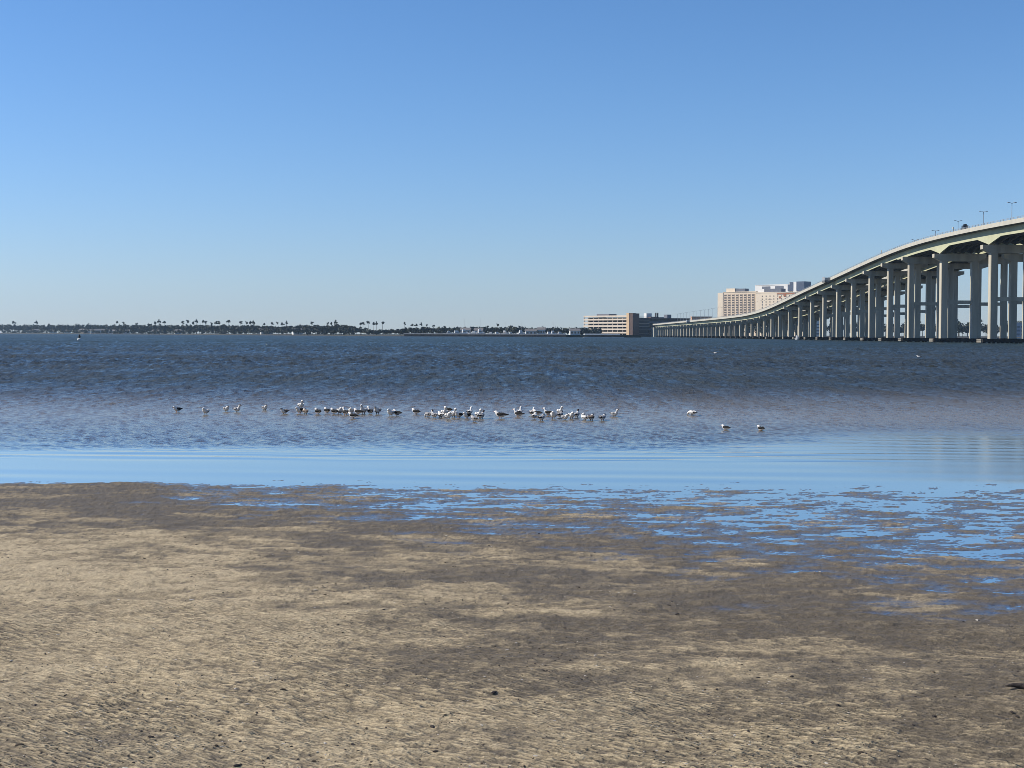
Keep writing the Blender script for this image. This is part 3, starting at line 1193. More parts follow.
# A: tan block with strips of balconies
tA, LA, zA = hotel_block('hotel_tower', 'tan hotel block with brown window strips, left of the paler block above the bridge', 722.5, 2080, 755.0, 2045, 292.3, 20, M_hot)
b = MB()
b.box(-8.6, -.003, -.6, 18, 0, zA - .2)
b.build('end_wing', M_hot2, tA)
ns = 8
for k in range(ns):
    xx = 4.0 + k * (LA - 8) / (ns - 1)
    b = MB()
    b.box(xx - 2.4, xx + 2.4, -.35, .05, 16, zA - 2.2)
    b.build('window_bay', M_bay, tA)
windows(tA, [4.0 + k * (LA - 8) / (ns - 1) for k in range(ns)], [zA - 4.0 - 3.35 * j for j in range(12)], 3.4, 1.7, M_win, .55)
b = MB()
b.box(LA * .06, LA * .33, 3, 14, zA + 1.0, zA + 5.6)
b.build('penthouse', M_hot2, tA)
b = MB()
b.box(LA * .33 + .01, LA * .62, 4, 14, zA + 1.0, zA + 5.2)
b.build('plant_room', M_grey, tA)

# B: pale cream block with a grid of small windows
tB, LB, zB = hotel_block('hotel_tower', 'pale cream hotel block with a grid of small dark windows behind the rising deck', 755.3, 2043, 806.0, 1990, 292.6, 22, M_hot2)
windows(tB, [10 + k * (LB - 12) / 11 for k in range(12)], [zB - 4.4 - 3.9 * j for j in range(8)], 1.2, 1.5, M_win, .2)
for x0, x1, zz0, zz1 in ((LB * .42, LB * .78, -2.2, -.8), (LB * .55, LB * .60, -5.2, -2.4), (LB * .46, LB * .50, -7.5, -5.0)):
    b = MB()
    b.box(x0, x1, -.4, -.255, zB + zz0, zB + zz1)
    b.build('trim', M_rust, tB)
b = MB()
b.box(LB * .14, LB * .48, 3, 14, zB + 1.0, zB + 5.6)
b.build('roof_louvre', M_grey, tB)
b = MB()
b.box(LB * .02, LB * .14 - .01, 3, 14, zB + 1.0, zB + 5.4)
b.build('penthouse', M_hwhite, tB)

# C: taller white block behind, with dark slate towers at its right end
tC, LC, zC = hotel_block('hotel_tower', 'tall white hotel block at the back with dark roof louvres and slate towers', 754.5, 2260, 789.0, 2215, 285.2, 26, M_hwhite)
for x0, x1 in ((LC * .20, LC * .44), (LC * .58, LC * .82)):
    b = MB()
    b.box(x0, x1, -.35, .05, zC - 5.8, zC - 1.6)
    b.build('louvre', M_grey, tC)
windows(tC, [LC * .2 + k * LC * .06 for k in range(11)], [zC - 8.5], 1.4, 1.5, M_win, .2)
b = MB()
b.box(LC * .95, LC * .99, -1.0, 14, zC - 9, zC + .5)
b.box(LC * 1.005, LC * 1.10, -1.2, 16, zC - 9, zC + 3.8)
b.box(LC * 1.20, LC * 1.42, -1.4, 16, zC - 9, zC + 4.4)
b.build('slate_tower', M_slate, tC)
b = MB()
b.box(LC * 1.102, LC * 1.198, -.6, 14, 0, zC + 4.2)
b.box(LC * .992, LC * 1.004, -.6, 10, zC - 9, zC + 3.0)
b.build('fin', M_hwhite, tC)

# pale block seen under the bridge at the right edge
D = 1810.0
xa, zt = XZ(1014.0, 323.0, D)
rb_ = thing('waterfront_block', 'blue-grey three-storey block seen between bridge columns at the right edge', 'building', (xa, D, .9))
b = MB()
b.box(0, 46, 0, 18, 0, zt - .9)
b.build('wall', mat('blue_grey_render', (0.42, 0.46, 0.52), 0.85, 0.08, 0.2), rb_)
M_wd = mat('band_window', (0.12, 0.14, 0.18), 0.3, 0.1, 0.3, spec=0.5)
for k in range(3):
    for j in range(6):
        b = MB()
        b.box(1 + j * 7.5, 7 + j * 7.5, -.2, .05, 2.2 + k * 4.6, 4.4 + k * 4.6)
        b.build('window', M_wd, rb_)
b = MB()
b.box(-.5, 46.5, -.5, 18.5, zt - .89, zt - .3)
b.build('roof', M_white, rb_)

# white building seen low between the piers
D = 1790.0
xa, zt = XZ(815.0, 321.0, D)
wb_ = thing('white_block', 'slim white many-storeyed building seen low between the bridge piers', 'building', (xa, D, .9))
b = MB()
b.box(0, 7.5, 0, 12, 0, zt - .9)
b.build('wall', M_white, wb_)
for k in range(4):
    b = MB()
    b.box(.5, 7.0, -.2, .05, 2.4 + k * 3.7, 4.0 + k * 3.7)
    b.build('window', M_wd, wb_)

# ------------------------------------------------------------------ seawall and marina
M_swall = mat('dark_seawall_stone', (0.10, 0.085, 0.07), 0.9, 0.3, 0.3)
M_cap = mat('pale_seawall_cap', (0.62, 0.58, 0.52), 0.85, 0.1, 0.2)
Dw = 1185.0
xa = XZ(404, 335, Dw)[0]
xb_ = XZ(566, 335, Dw)[0]
sw = thing('seawall', 'long low seawall with a pale cap and dark face in front of the marina', 'seawall', (0, Dw, 0))
b = MB()
b.box(xa, xb_, 0, 6, .4, 2.0)
b.build('wall', M_swall, sw)
b = MB()
b.box(xa - .3, xb_ + .3, -.4, 9, 2.003, 2.75)
b.build('cap', M_cap, sw)
b = MB()
b.prism([(xa - 2, -6), (xb_, -5), (xb_, -.05), (xa - 2, -.05)], -.8, .36)
b.build('toe', M_cap, sw)
sp = MB()
sp.box(xa, xb_ + 60, Dw + 6.02, Dw + 190, -.5, 1.9)
tag(sp.build('spit_ground', M_shore), None, None, kind='structure')

M_hull = mat('white_hull', (0.80, 0.80, 0.78), 0.4, 0.04, 1.0, spec=0.5)
M_roofg = mat('grey_shingle', (0.20, 0.19, 0.19), 0.9, 0.15, 1.0)
M_mast = mat('mast_alloy', (0.40, 0.42, 0.44), 0.5, 0.08, 1.0)


def make_boat(mast):
    t = thing('moored_boat', 'x', 'boat', (0, 0, 0), 0, 'white boats moored behind the seawall')
    b = MB()
    rings = []
    for u in (-5.5, -3, 0, 3, 5.0, 6.4):
        wv = 1.7 * (1 - max(0, (u - 0.5) / 6.0) ** 2)
        wv = max(wv, .06)
        dk = 1.3 + .05 * max(0, u) ** 1.4
        rings.append([(u, -wv, dk), (u, -wv * .8, .1), (u, 0, -.35), (u, wv * .8, .1), (u, wv, dk), (u, 0, dk + .05)])
    b.loft(rings)
    b.build('hull', M_hull, t)
    b = MB()
    b.cbox(-3, 1.8, -1.15, 1.15, 1.3, 2.9, .3)
    b.cbox(-2.6, .6, -1.0, 1.0, 2.9, 3.9, .3)
    cb = b.build('cabin', M_hull, t)
    b = MB()
    b.box(-2.4, 1.4, -1.18, -1.15, 1.9, 2.5)
    b.build('window', M_win, cb)
    if mast:
        b = MB()
        b.tube([(0.8, 0, 1.2), (.8, 0, 12.5)], [.12, .08], 6)
        b.build('mast', M_mast, t)
    return t


bt0, bt1 = make_boat(False), make_boat(True)
boats = [(449, 0, 1.0), (457, 0, 1.3), (464, 1, 1.1), (473, 0, 1.15), (480, 1, 1.15), (490, 0, .9), (497, 0, .9), (505, 1, .9), (511, 0, .8), (521, 1, 1.0),
         (549, 0, 1.0), (553, 1, .9), (560, 0, 1.0)]
used = {0: False, 1: False}
for i, (px, k, s) in enumerate(boats):
    src = (bt0, bt1)[k]
    o = src if not used[k] else copy_tree(src)
    used[k] = True
    D = Dw + 22 + (i % 3) * 9
    o.location = ((px - 512) / F * D, D, 2.0)
    o.rotation_euler = (0, 0, random.choice([0.2, 2.9, -0.4, 0.7]))
    s *= .62
    o.scale = (s, s, s * (1.5 if k else 1))
    o['label'] = '%s white boat%s from the left behind the dark seawall' % (ordinal(i + 1), ' with a mast' if k else '')


def gable(t, L_, W_, hw__, hr, m_wall, m_roof, nwin=3):
    b = MB()
    b.box(-L_ / 2, L_ / 2, 0, W_, 0, hw__)
    b.build('wall', m_wall, t)
    b = MB()
    vs = [(-L_ / 2 - .5, -.5, hw__ + .003), (L_ / 2 + .5, -.5, hw__ + .003), (L_ / 2 + .5, W_ + .5, hw__ + .003), (-L_ / 2 - .5, W_ + .5, hw__ + .003),
          (-L_ / 2 - .5, W_ / 2, hw__ + hr), (L_ / 2 + .5, W_ / 2, hw__ + hr)]
    b.add(vs, [(3, 2, 1, 0), (0, 1, 5, 4), (2, 3, 4, 5), (1, 2, 5), (3, 0, 4)])
    b.build('roof', m_roof, t)
    for k in range(nwin):
        b = MB()
        xx = -L_ / 2 + (k + .5) * L_ / nwin
        b.box(xx - .7, xx + .7, -.12, .05, hw__ * .35, hw__ * .8)
        b.build('window', M_win, t)


M_tan = mat('tan_siding', (0.50, 0.42, 0.33), 0.85, 0.08, 0.5)
hs = [(531, Dw + 60, 9, 3.2, 'wide white boathouse at the middle of the marina behind the seawall', 'w'),
      (541, Dw + 62, 6, 4.4, 'tall white boathouse just right of the wide one in the marina', 'w'),
      (465, Dw + 80, 8, 4.0, 'white building behind the boats at the left end of the marina', 'w'),
      (478, Dw + 84, 7, 3.6, 'smaller white building right of the leftmost marina building', 'w'),
      (575, 1365, 9, 4.0, 'small white house at the foot of the parking garage, left side', 'w')]
for px, D, L_, hh, lab, c in hs:
    t = thing('boathouse', lab, 'building', ((px - 512) / F * D, D, 1.7), random.uniform(-.1, .1), 'white buildings of the marina')
    gable(t, L_, 8, hh, 2.0, M_white, M_roofg if px != 453 else M_white)
houses = [(29, 8, 'w'), (36, 10, 't'), (53, 9, 'w'), (67, 8, 'w'), (81, 9, 't'), (89, 9, 'w'), (95, 11, 'w'), (100, 14, 'w'), (111, 10, 'w'), (117, 8, 't'),
          (126, 9, 'w'), (155, 9, 't'), (178, 8, 'w'), (262, 9, 'w'), (267, 12, 'w'), (298, 9, 'w')]
for i, (px, L_, c) in enumerate(houses):
    D = shore_D(px) + 42
    t = thing('shore_house', '%s %s house from the left among the trees on the far shore' % (ordinal(i + 1), 'white' if c == 'w' else 'tan'), 'house',
              ((px - 512) / F * D, D, 1.1), random.uniform(-.4, .4), 'houses among the trees on the far shore')
    gable(t, L_ * 1.15, 9, random.uniform(3.4, 5.6), 2.4, M_white if c == 'w' else M_tan, M_roofg, 2)

# ------------------------------------------------------------------ far trees
M_leaf = [mat('pine_needles', (0.055, 0.066, 0.045), 0.9, 0.35, 0.3), mat('oak_leaves', (0.05, 0.06, 0.032), 0.9, 0.35, 0.3), mat('dark_leaves', (0.046, 0.054, 0.042), 0.9, 0.3, 0.3)]
M_bark = mat('bark', (0.11, 0.085, 0.065), 0.95, 0.2, 2.0)


def make_pine(seed):
    random.seed(seed)
    t = thing('pine_tree', 'x', 'tree', (0, 0, 0), 0, 'tall pines standing above the far treeline')
    h = 18.0
    lean = random.uniform(-.9, .9)
    b = MB()
    b.tube([(0, 0, -.3), (lean * .3, 0, h * .4), (lean * .7, .2, h * .75), (lean, 0, h * .95)], [.34, .27, .2, .09], 7)
    for k in range(6):
        z = h * random.uniform(.72, .93)
        ang = random.uniform(0, 6.28)
        ln = random.uniform(1.3, 2.8)
        b.tube([(lean * .75, 0, z), (lean * .75 + math.cos(ang) * ln, math.sin(ang) * ln, z + random.uniform(.3, 1.0))], [.1, .04], 5)
    b.build('trunk', M_bark, t)
    b = MB()
    for k in range(random.randint(5, 8)):
        ang = random.uniform(0, 6.28)
        rr = random.uniform(0, 2.6)
        z = h * random.uniform(.80, .97) - rr * .25
        b.leaves((lean * .8 + math.cos(ang) * rr, math.sin(ang) * rr, z), (1.5, 1.5, .8), 42, .34)
    b.build('crown', M_leaf[0], t)
    return t


pines = [(14, 320.5), (36.5, 320.6), (117, 320.5), (123.5, 321.2), (137, 322.5), (155.5, 321), (159, 319.4), (164.5, 320.4), (183, 320.4), (187, 319.5),
         (193, 321), (196.5, 319), (203, 319.5), (206, 320.3), (211, 322), (216, 320.5), (219, 321), (228.5, 319.4), (241, 320.5), (246.5, 321), (250, 320.3), (253, 320.5), (264.5, 322.5),
         (272, 321.5), (277, 321.4), (282.5, 322), (286.5, 320.8), (300.5, 324), (312, 321), (328, 321.8), (331, 321.4), (335.5, 320), (360.5, 322), (363, 321.4), (368.5, 320.4), (373.5, 321.5),
         (376.5, 321.5), (382.5, 321), (404.5, 321.3), (411.5, 323.5), (416, 323.2), (421, 322.4), (426.5, 323.8), (433.5, 324.4), (497.5, 323.2), (510, 325)]
prot = [make_pine(100 + k) for k in range(5)]
pu = [False] * 5
for i, (px, yt) in enumerate(pines):
    k = i % 5
    o = prot[k] if not pu[k] else copy_tree(prot[k])
    pu[k] = True
    random.seed(500 + i)
    D = shore_D(px) + random.uniform(70, 110)
    base = 1.0
    hh = P(px, yt, D).z - base
    s = hh / 17.6
    o.location = ((px - 512) / F * D, D, base)
    ws = s * random.uniform(.55, .85)
    o.scale = (ws, ws, s)
    o.rotation_euler = (0, 0, random.uniform(0, 6.28))
    o['label'] = '%s tall pine from the left rising above the far treeline' % ordinal(i + 1)

random.seed(77)


def bush_tree(b, x, y, z0, h, rx, n, size):
    kk = random.randint(3, 5)
    for k in range(kk):
        b.leaves((x + random.uniform(-.5, .5) * rx, y + random.uniform(-.5, .5) * rx, z0 + h * random.uniform(.5, .8)),
                 (rx * random.uniform(.45, .8), rx * .6, h * random.uniform(.2, .34)), n // kk, size)
    b.tube([(x, y, z0 - .3), (x, y, z0 + h * .6)], [h * .025, h * .012], 5)


wd = MB()
for px in np.arange(-340, 352, 2.1):
    for rep in range(2):
        p = px + random.uniform(-1.5, 1.5)
        D = shore_D(p) + random.uniform(55, 170)
        ytop = 324.8 + .0035 * p + random.gauss(0, .55) + (1.0 if 255 < p < 300 else 0)
        h = P(p, ytop, D).z - 1.0
        bush_tree(wd, (p - 512) / F * D, D, 1.0, h, random.uniform(3, 5.5), 84, 1.0)
for px in np.arange(-340, 352, 3.2):
    p = px + random.uniform(-1.5, 1.5)
    for rep in range(2):
        if random.random() < .72:
            D = shore_D(p) + random.uniform(6, 34)
            bush_tree(wd, (p - 512) / F * D, D, .5, random.uniform(3.0, 9.5), random.uniform(2.5, 5), 44, .8)
for px in np.arange(352, 600, 1.4):
    p = px + random.uniform(-1.5, 1.5)
    D = max(shore_D(p), Dw + 200) + random.uniform(40, 120)
    ytop = np.interp(p, [352, 362, 370, 384, 400, 440, 500, 560, 600], [326.8, 328, 329.8, 330.2, 329.2, 327.6, 326.8, 328.0, 328.2]) + random.gauss(0, .6)
    h = max(2.0, P(p, ytop, D).z - 1.2)
    bush_tree(wd, (p - 512) / F * D, D, 1.0, h, random.uniform(2.5, 4.5), 64, .75)
for px in np.arange(575, 590, 1.5):
    D = 1420
    bush_tree(wd, (px - 512) / F * D, D, 1.0, random.uniform(4, 8), 3, 60, .7)
for px in np.arange(690, 1330, 2.6):
    p = px + random.uniform(-2, 2)
    D = 1900 + random.uniform(0, 120)
    ytop = 323.5 + random.gauss(0, 1.4)
    h = P(p, ytop, D).z - 1.2
    bush_tree(wd, (p - 512) / F * D, D, 1.0, h, random.uniform(4, 7), 64, 1.1)
tag(wd.build('distant_woodland', [M_leaf[2]]), 'dark green band of woodland along the far shore of the bay', 'woodland', kind='stuff')

for px, yt, wpx, lab in ((958, 318.5, 9, 'broad dark tree on the far shore left of the gap between bridge columns'),
                         (967, 320.5, 9, 'rounded dark tree beyond the bridge beside a broad one'),
                         (1005, 318.0, 8, 'dark tree between two slim bridge columns near the right edge'),
                         (1020, 319.5, 7, 'dark tree behind the blue-grey block at the right edge')):
    D = 1770 if px < 1000 else 1850
    h = P(px, yt, D).z - 1
    rx = wpx / 2 / F * D
    t = thing('broadleaf_tree', lab, 'tree', ((px - 512) / F * D, D, 1.0), 0, 'broadleaf trees seen under the bridge')
    b = MB()
    b.tube([(0, 0, -.3), (.2, 0, h * .35), (0, .2, h * .7)], [.55, .4, .15], 7)
    for k in range(5):
        an = k * 1.26
        b.tube([(.1, 0, h * .35), (math.cos(an) * rx * .5, math.sin(an) * rx * .5, h * .62)], [.22, .08], 5)
    b.build('trunk', M_bark, t)
    b = MB()
    for k in range(9):
        an = random.uniform(0, 6.28)
        b.leaves((math.cos(an) * rx * .5, math.sin(an) * rx * .5, h * random.uniform(.38, .82)), (rx * .5, rx * .5, h * .17), 60, .7)
    b.build('crown', M_leaf[1], t)

# ------------------------------------------------------------------ on the water: buoy, small boat
M_bk = mat('black_marker_paint', (0.02, 0.02, 0.022), 0.6, 0.1, 2.0)
p = G(79.3, 340.4)
by = thing('channel_marker', 'small dark-topped marker buoy with a pale float, alone on the far left water', 'buoy', (p.x, p.y, 0))
b = MB()
b.tube([(0, 0, -.3), (0, 0, .1), (0, 0, .5), (0, 0, .62)], [.5, .62, .58, .3], 16)
b.build('float', M_white, by)
b = MB()
b.tube([(.05, 0, .6), (.05, 0, 1.1), (.05, 0, 1.5), (.05, 0, 1.75)], [.22, .34, .25, .04], 12)
b.build('top_mark', M_bk, by)
D = 770.0
o = copy_tree(bt0)
o.location = (XZ(793, 336, D)[0], D - 12, 0)
o.scale = (.45, .45, .55)
o.rotation_euler = (0, 0, 1.1)
del o['group']
o['label'] = 'small white boat passing the foot of a bridge pier'

# ------------------------------------------------------------------ birds
M_bw = mat('white_plumage', (0.80, 0.78, 0.74), 0.85, 0.06, 30)
M_bgry = mat('grey_plumage', (0.36, 0.36, 0.37), 0.85, 0.1, 30)
M_bblk = mat('black_plumage', (0.010, 0.010, 0.011), 0.8, 0.2, 30)
M_btan = mat('mottled_brown_plumage', (0.22, 0.17, 0.13), 0.85, 0.3, 40)
M_bill = mat('orange_bill', (0.45, 0.14, 0.05), 0.6, 0.1, 30)
M_bdark = mat('dark_bill', (0.04, 0.03, 0.03), 0.6, 0.1, 30)


def make_bird(pose, mantle, hood, bill):
    """one continuous lofted body facing +X, standing at z = 0, length about 0.42 m"""
    b = MB()
    # spine points: x, z, half width, half height
    tail = [(-.205, .150, .004, .003), (-.17, .152, .026, .008), (-.13, .155, .036, .022), (-.08, .155, .056, .045), (-.02, .152, .066, .060),
            (.04, .156, .064, .062), (.085, .172, .052, .054)]
    if pose == 'alert':
        neck = [(.115, .205, .034, .036), (.128, .245, .027, .028), (.142, .272, .031, .030), (.165, .285, .031, .029), (.190, .285, .022, .021), (.203, .281, .011, .010), (.235, .275, .006, .006), (.252, .270, .002, .002)]
    elif pose == 'rest':
        neck = [(.108, .190, .046, .047), (.122, .212, .040, .040), (.140, .228, .035, .034), (.162, .232, .031, .028), (.184, .230, .021, .020), (.198, .226, .011, .010), (.23, .220, .006, .006), (.247, .216, .002, .002)]
    elif pose == 'feed':
        neck = [(.13, .175, .036, .036), (.165, .160, .029, .030), (.195, .140, .030, .030), (.215, .118, .030, .029), (.225, .095, .021, .021), (.229, .080, .011, .011), (.235, .050, .006, .006), (.238, .034, .002, .002)]
    else:   # preen: head turned back over the shoulder
        neck = [(.105, .195, .042, .042), (.108, .225, .032, .030), (.096, .250, .031, .030), (.075, .260, .031, .028), (.052, .255, .022, .021), (.038, .248, .011, .011), (.012, .235, .006, .006), (-.004, .228, .002, .002)]
    sp_ = tail + neck
    n = 12
    rings = []
    for i, (x, z, wv, hv) in enumerate(sp_):
        x0, z0 = sp_[max(i - 1, 0)][:2]
        x1, z1 = sp_[min(i + 1, len(sp_) - 1)][:2]
        d = Vector((x1 - x0, 0, z1 - z0)).normalized()
        u = Vector((0, 1, 0))
        v = u.cross(d) * -1
        rings.append([Vector((x, 0, z)) + u * (wv * math.cos(2 * math.pi * k / n)) + v * (hv * math.sin(2 * math.pi * k / n)) for k in range(n)])

    def mi(k, i):
        if k >= len(sp_) - 3:
            return 2
        if k >= len(tail) + 1:
            return 3 if (hood and k >= len(tail) + 1 and 1 <= i <= 4) else 0
        upper = 0 <= i <= 5
        if k < 6 and upper:
            return 1
        return 0
    b.loft(rings, mif=mi)
    # folded wings lying against the flanks with crossing dark tips
    for s in (-1, 1):
        wr = []
        for x, y, z, t, hh in ((.085, .050, .175, .008, .022), (.04, .066, .172, .010, .042), (-.03, .066, .168, .010, .044), (-.10, .046, .165, .008, .030), (-.17, .022, .168, .005, .016), (-.245, .006, .172, .002, .005)):
            wr.append([Vector((x, s * (y + t), z)), Vector((x, s * y, z + hh)), Vector((x, s * (y - t), z)), Vector((x, s * y, z - hh * .7))])
        b.loft(wr, mif=lambda k, i: 4 if k >= 3 else 1)
    # legs
    for s in (-1, 1):
        b.tube([(.012, s * .026, .11), (.006, s * .026, .06), (.014, s * .026, -.06)], [.010, .006, .005], 6, mi=2)
        b.tube([(.0, s * .026, -.055), (.05, s * .03, -.06)], [.006, .012], 5, mi=2)
    me_mats = [M_bw, mantle, bill, M_bdark, M_bblk if mantle is not M_btan else M_btan]
    o = b.build('gull', me_mats, None, smooth=True)
    return o


KINDS = {'black': (M_bblk, False, M_bill), 'grey': (M_bgry, True, M_bdark), 'white': (M_bw, False, M_bdark), 'brown': (M_btan, True, M_bdark)}
protoB = {}
# px left, px right, waterline y, facing (l / r / f), kind, pose
BIRDS = [(174, 181, 412, 'l', 'black', 'rest'), (203, 209, 414.5, 'f', 'white', 'rest'), (222, 230, 411.5, 'r', 'grey', 'rest'), (232, 242, 412, 'r', 'grey', 'alert'),
         (261, 268, 410.4, 'r', 'grey', 'rest'), (281, 288, 414, 'l', 'brown', 'rest'), (298.5, 303, 408.5, 'f', 'white', 'alert'), (298, 302, 413.7, 'f', 'black', 'rest'),
         (303, 308, 414.2, 'l', 'brown', 'rest'), (314, 322, 414.2, 'l', 'black', 'rest'), (324, 330, 413.4, 'l', 'black', 'rest'), (330, 338.5, 414.2, 'l', 'black', 'rest'),
         (338, 341.5, 414, 'f', 'white', 'rest'), (342, 349, 415, 'l', 'black', 'alert'), (349, 353, 414, 'f', 'white', 'rest'), (347.5, 358.5, 418.5, 'l', 'black', 'rest'),
         (353, 363.5, 414.6, 'l', 'black', 'rest'), (361, 366, 413.8, 'f', 'white', 'alert'), (367, 373.5, 414, 'l', 'black', 'alert'), (376, 379.5, 414, 'f', 'grey', 'rest'),
         (389, 393, 416, 'f', 'white', 'rest'), (392.5, 402, 415.8, 'l', 'black', 'rest'), (411.5, 420.5, 414.4, 'l', 'black', 'rest'), (425, 431.5, 417.2, 'l', 'grey', 'feed'),
         (431, 437.5, 418, 'l', 'grey', 'alert'), (438, 443.5, 417.8, 'l', 'white', 'rest'), (442, 446.5, 416, 'f', 'white', 'alert'), (443.5, 452.5, 412.3, 'l', 'black', 'rest'),
         (445.5, 450.5, 419, 'f', 'white', 'rest'), (451, 455.5, 417.2, 'f', 'white', 'alert'), (455, 463, 417.8, 'l', 'black', 'rest'), (463.5, 470.5, 418.2, 'l', 'black', 'rest'),
         (467, 472, 414.6, 'r', 'white', 'alert'), (471, 477.5, 421.6, 'l', 'grey', 'rest'), (476.5, 480, 418.2, 'f', 'white', 'alert'), (478, 484.5, 418.6, 'r', 'grey', 'alert'),
         (493.5, 508, 418.6, 'l', 'black', 'rest'), (513, 524, 416.8, 'l', 'black', 'alert'), (517.5, 521.5, 414.5, 'r', 'white', 'alert'), (529, 535, 415.2, 'r', 'white', 'alert'),
         (533, 542, 415.8, 'l', 'black', 'rest'), (531, 536.5, 419, 'r', 'white', 'rest'), (538, 544.8, 420.6, 'r', 'grey', 'rest'), (543, 554, 415.6, 'l', 'black', 'alert'),
         (551.5, 556, 418.8, 'f', 'white', 'rest'), (557, 562.5, 413.8, 'r', 'white', 'alert'), (556.5, 563.3, 417.4, 'r', 'grey', 'rest'), (561, 568.5, 420, 'r', 'grey', 'rest'),
         (570, 573, 418.8, 'f', 'white', 'rest'), (574, 579, 417.4, 'r', 'grey', 'alert'), (580.5, 589.5, 420.4, 'l', 'white', 'preen'), (588.5, 594, 420.4, 'r', 'brown', 'rest'),
         (598, 606.5, 420.4, 'r', 'grey', 'rest'), (610, 618.5, 416.6, 'r', 'grey', 'alert'), (688.5, 696, 415.4, 'l', 'white', 'feed'), (722, 729.5, 430, 'l', 'black', 'rest'),
         (758.4, 763.4, 430.6, 'l', 'black', 'rest')]
WORD = {'l': 'facing left', 'r': 'facing right', 'f': 'seen end-on'}
KW = {'black': 'black-backed gull', 'grey': 'grey-backed gull', 'white': 'all-white gull', 'brown': 'mottled brown gull'}
PW = {'rest': 'hunched', 'alert': 'upright', 'feed': 'head-down', 'preen': 'preening'}
SPECIAL = {(174, 412): 'leftmost bird of the flock, black-backed and facing left in shallow water',
           (203, 414.5): 'plump white gull alone between the leftmost bird and two grey ones',
           (298.5, 408.5): 'white gull standing tall behind a dark one, highest head of the left flock',
           (493.5, 418.6): 'largest black-backed gull, alone in the gap in the middle of the flock',
           (580.5, 420.4): 'large white gull preening near the right end of the flock',
           (610, 416.6): 'grey-backed gull at the right end of the flock, head raised, facing right',
           (688.5, 415.4): 'lone white gull with its head down, well right of the flock',
           (722, 430): 'left one of two dark gulls standing nearer the shore on the right',
           (758.4, 430.6): 'right one of two dark gulls standing nearer the shore on the right',
           (411.5, 414.4): 'lone black-backed gull in the gap left of the densest cluster',
           (443.5, 412.3): 'black-backed gull standing behind the densest white cluster',
           (471, 421.6): 'hunched grey-backed gull nearest the shore in the densest cluster'}
cnt = {}
tot = {}
for bd in BIRDS:
    if (bd[0], bd[2]) not in SPECIAL:
        kk = (bd[3], bd[4], bd[5])
        tot[kk] = tot.get(kk, 0) + 1
random.seed(5)
for bd in sorted(BIRDS, key=lambda q: q[0] + q[1]):
    x0, x1, yb, fc, kd, ps = bd
    key = (kd, ps)
    p = G((x0 + x1) / 2, yb)
    if key not in protoB:
        protoB[key] = make_bird(ps, *KINDS[kd])
        o = protoB[key]
    else:
        o = protoB[key].copy()
        COL.objects.link(o)
    o.location = (p.x, p.y, -0.062)
    wpx = (x1 - x0) / F * p.y
    if fc == 'f':
        yaw = -math.pi / 2 + random.uniform(-.45, .45)
        s = random.uniform(.98, 1.1)
    else:
        s = min(max(wpx / .36, .74 if yb > 425 else .92), 1.18)
        c_ = min(1.0, wpx / (.44 * s))
        a_ = math.acos(c_) * random.choice([-1, -1, 1])
        yaw = (math.pi + a_) if fc == 'l' else (-a_ if a_ < 0 else -a_)
    o.rotation_euler = (0, 0, yaw)
    o.scale = (s, s * 1.12, s * .98)
    if (x0, yb) in SPECIAL:
        lab = SPECIAL[(x0, yb)]
    else:
        kk = (fc, kd, ps)
        cnt[kk] = cnt.get(kk, 0) + 1
        if tot[kk] == 1:
            lab = 'only %s %s %s in the shallow-water flock' % (PW[ps], KW[kd], WORD[fc])
        else:
            lab = '%s from the left of the %s %ss %s in the flock' % (ordinal(cnt[kk]), PW[ps], KW[kd], WORD[fc])
    tag(o, lab, 'bird', 'gulls standing in the shallows')
for px, py, lab in ((715.7, 354.3, 'white gull floating far out, below the middle of the bridge'),
                    (267, 345.5, 'white gull floating far out on the left water'),
                    (919, 358, 'white gull floating far out on the right near the bridge')):
    p = G(px, py)
    o = protoB[('white', 'rest')].copy()
    COL.objects.link(o)
    o.location = (p.x, p.y, -.06)
    o.rotation_euler = (0, 0, 2.8)
    o.scale = (1.25, 1.25, 1.25)
    tag(o, lab, 'bird', 'gulls floating far out')

# ------------------------------------------------------------------ on the sand: driftwood, shells and bits of weed
def gz(x, y):
    return float(sand_height(np.array([[x]], float), np.array([[y]], float))[0, 0])


M_drift = mat('wet_dark_wood', (0.045, 0.035, 0.03), 0.75, 0.3, 12, 0.4, 60)
p = G(1023, 684.5, 0.09)
zz = gz(p.x, p.y)
b = MB()
pts, rd = [], []
for k in range(9):
    u = -.105 + k * .05
    pts.append((u, .012 * math.sin(k * 1.3), .012 + .004 * math.sin(k * 2.1)))
    rd.append([.004, .012, .019, .022, .023, .022, .019, .016, .006][k])
b.tube(pts, rd, 9)
st = b.build('driftwood', M_drift, None, smooth=True, loc=(p.x, p.y, zz + .004))
st.rotation_euler = (0, 0, -.05)
tag(st, 'dark piece of driftwood lying on wet sand at the right edge', 'driftwood')

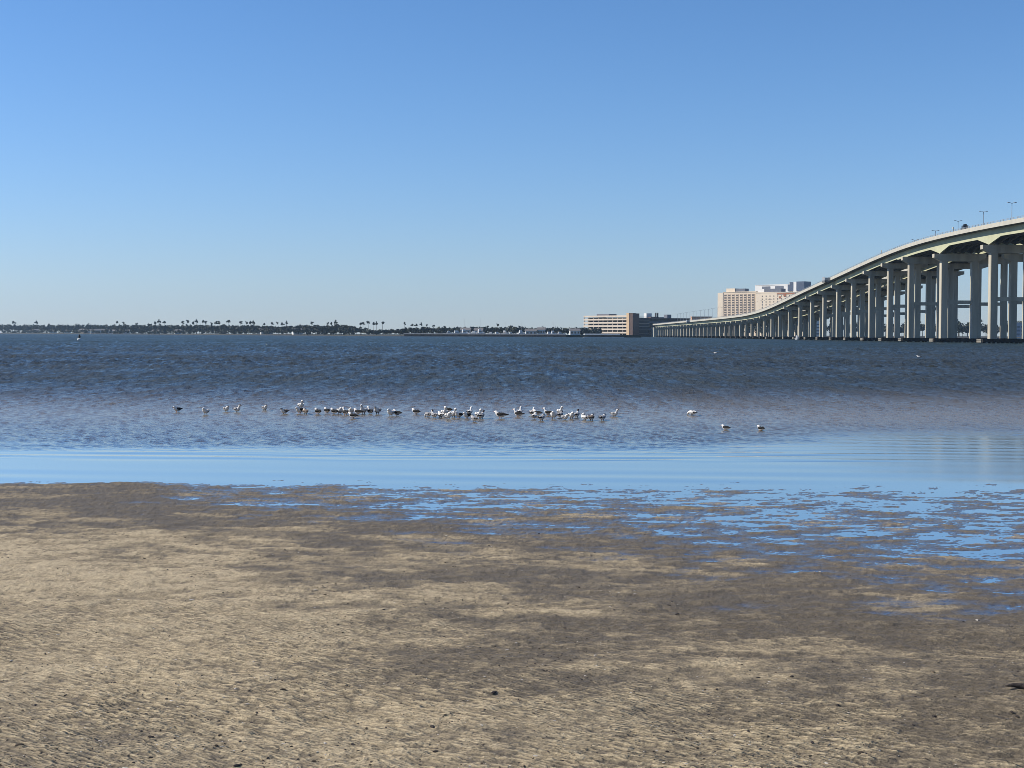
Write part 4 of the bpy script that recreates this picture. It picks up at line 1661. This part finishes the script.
M_sh = [mat('broken_shell', (0.55, 0.50, 0.43), 0.7, 0.3, 40), mat('dark_pebble', (0.05, 0.04, 0.035), 0.8, 0.35, 40), mat('brown_weed_scrap', (0.10, 0.075, 0.05), 0.9, 0.3, 40)]
nb = 17000
Yb = 1.0 / (1 / 5.6 - rng.random(nb) * (1 / 5.6 - 1 / 17.0))
Xb = (rng.random(nb) * 2 - 1) * (Yb * .40 + .6)
keep = (1.3 * fbm(Xb, Yb, .7, 4, seed=71) + .66 * rng.random(nb) - .045 * (Yb - 9) - .10 * np.clip(Xb, -1, 3)) > .16
Xb, Yb = Xb[keep], Yb[keep]
Zb = sand_height(Xb[None, :], Yb[None, :])[0]
b = MB()
for x, y, z in zip(Xb, Yb, Zb):
    if z < .004:
        continue
    s = min(.02, random.lognormvariate(-5.75, .5))
    k = random.choices([0, 1, 2], [.27, .48, .25])[0]
    ang = random.uniform(0, 6.28)
    el = random.uniform(1.0, 2.2)
    pts = []
    for ring, (rr, hz) in enumerate(((1.0, -.25), (.85, .45), (.3, .8))):
        for i in range(5):
            t = i * 1.2566 + ring * .5
            q = rr * s * random.uniform(.75, 1.25)
            u, v = q * el * math.cos(t), q * math.sin(t)
            pts.append((x + u * math.cos(ang) - v * math.sin(ang), y + u * math.sin(ang) + v * math.cos(ang), z + hz * s * (.5 if k == 0 else .8)))
    fs = []
    for r_ in range(2):
        for i in range(5):
            fs.append((r_ * 5 + i, r_ * 5 + (i + 1) % 5, (r_ + 1) * 5 + (i + 1) % 5, (r_ + 1) * 5 + i))
    fs.append((10, 11, 12, 13, 14))
    b.add(pts, fs, k)
tag(b.build('shell_debris', M_sh), 'scattered bits of shell, pebble and weed on the rippled sand', 'shell debris', kind='stuff')

# ------------------------------------------------------------------ air
hz = MB()
hz.box(-4800, 4800, -60, 4900, -4.5, 95)
hm = bpy.data.materials.new('sea_haze')
hm.use_nodes = True
ht = hm.node_tree
ht.nodes.remove(ht.nodes['Principled BSDF'])
pv = ht.nodes.new('ShaderNodeVolumePrincipled')
pv.inputs['Color'].default_value = (0.55, 0.78, 1.0, 1)
pv.inputs['Density'].default_value = 0.00005
pv.inputs['Anisotropy'].default_value = 0.2
ht.links.new(pv.outputs[0], ht.nodes['Material Output'].inputs['Volume'])
tag(hz.build('haze', hm), None, None, kind='stuff')
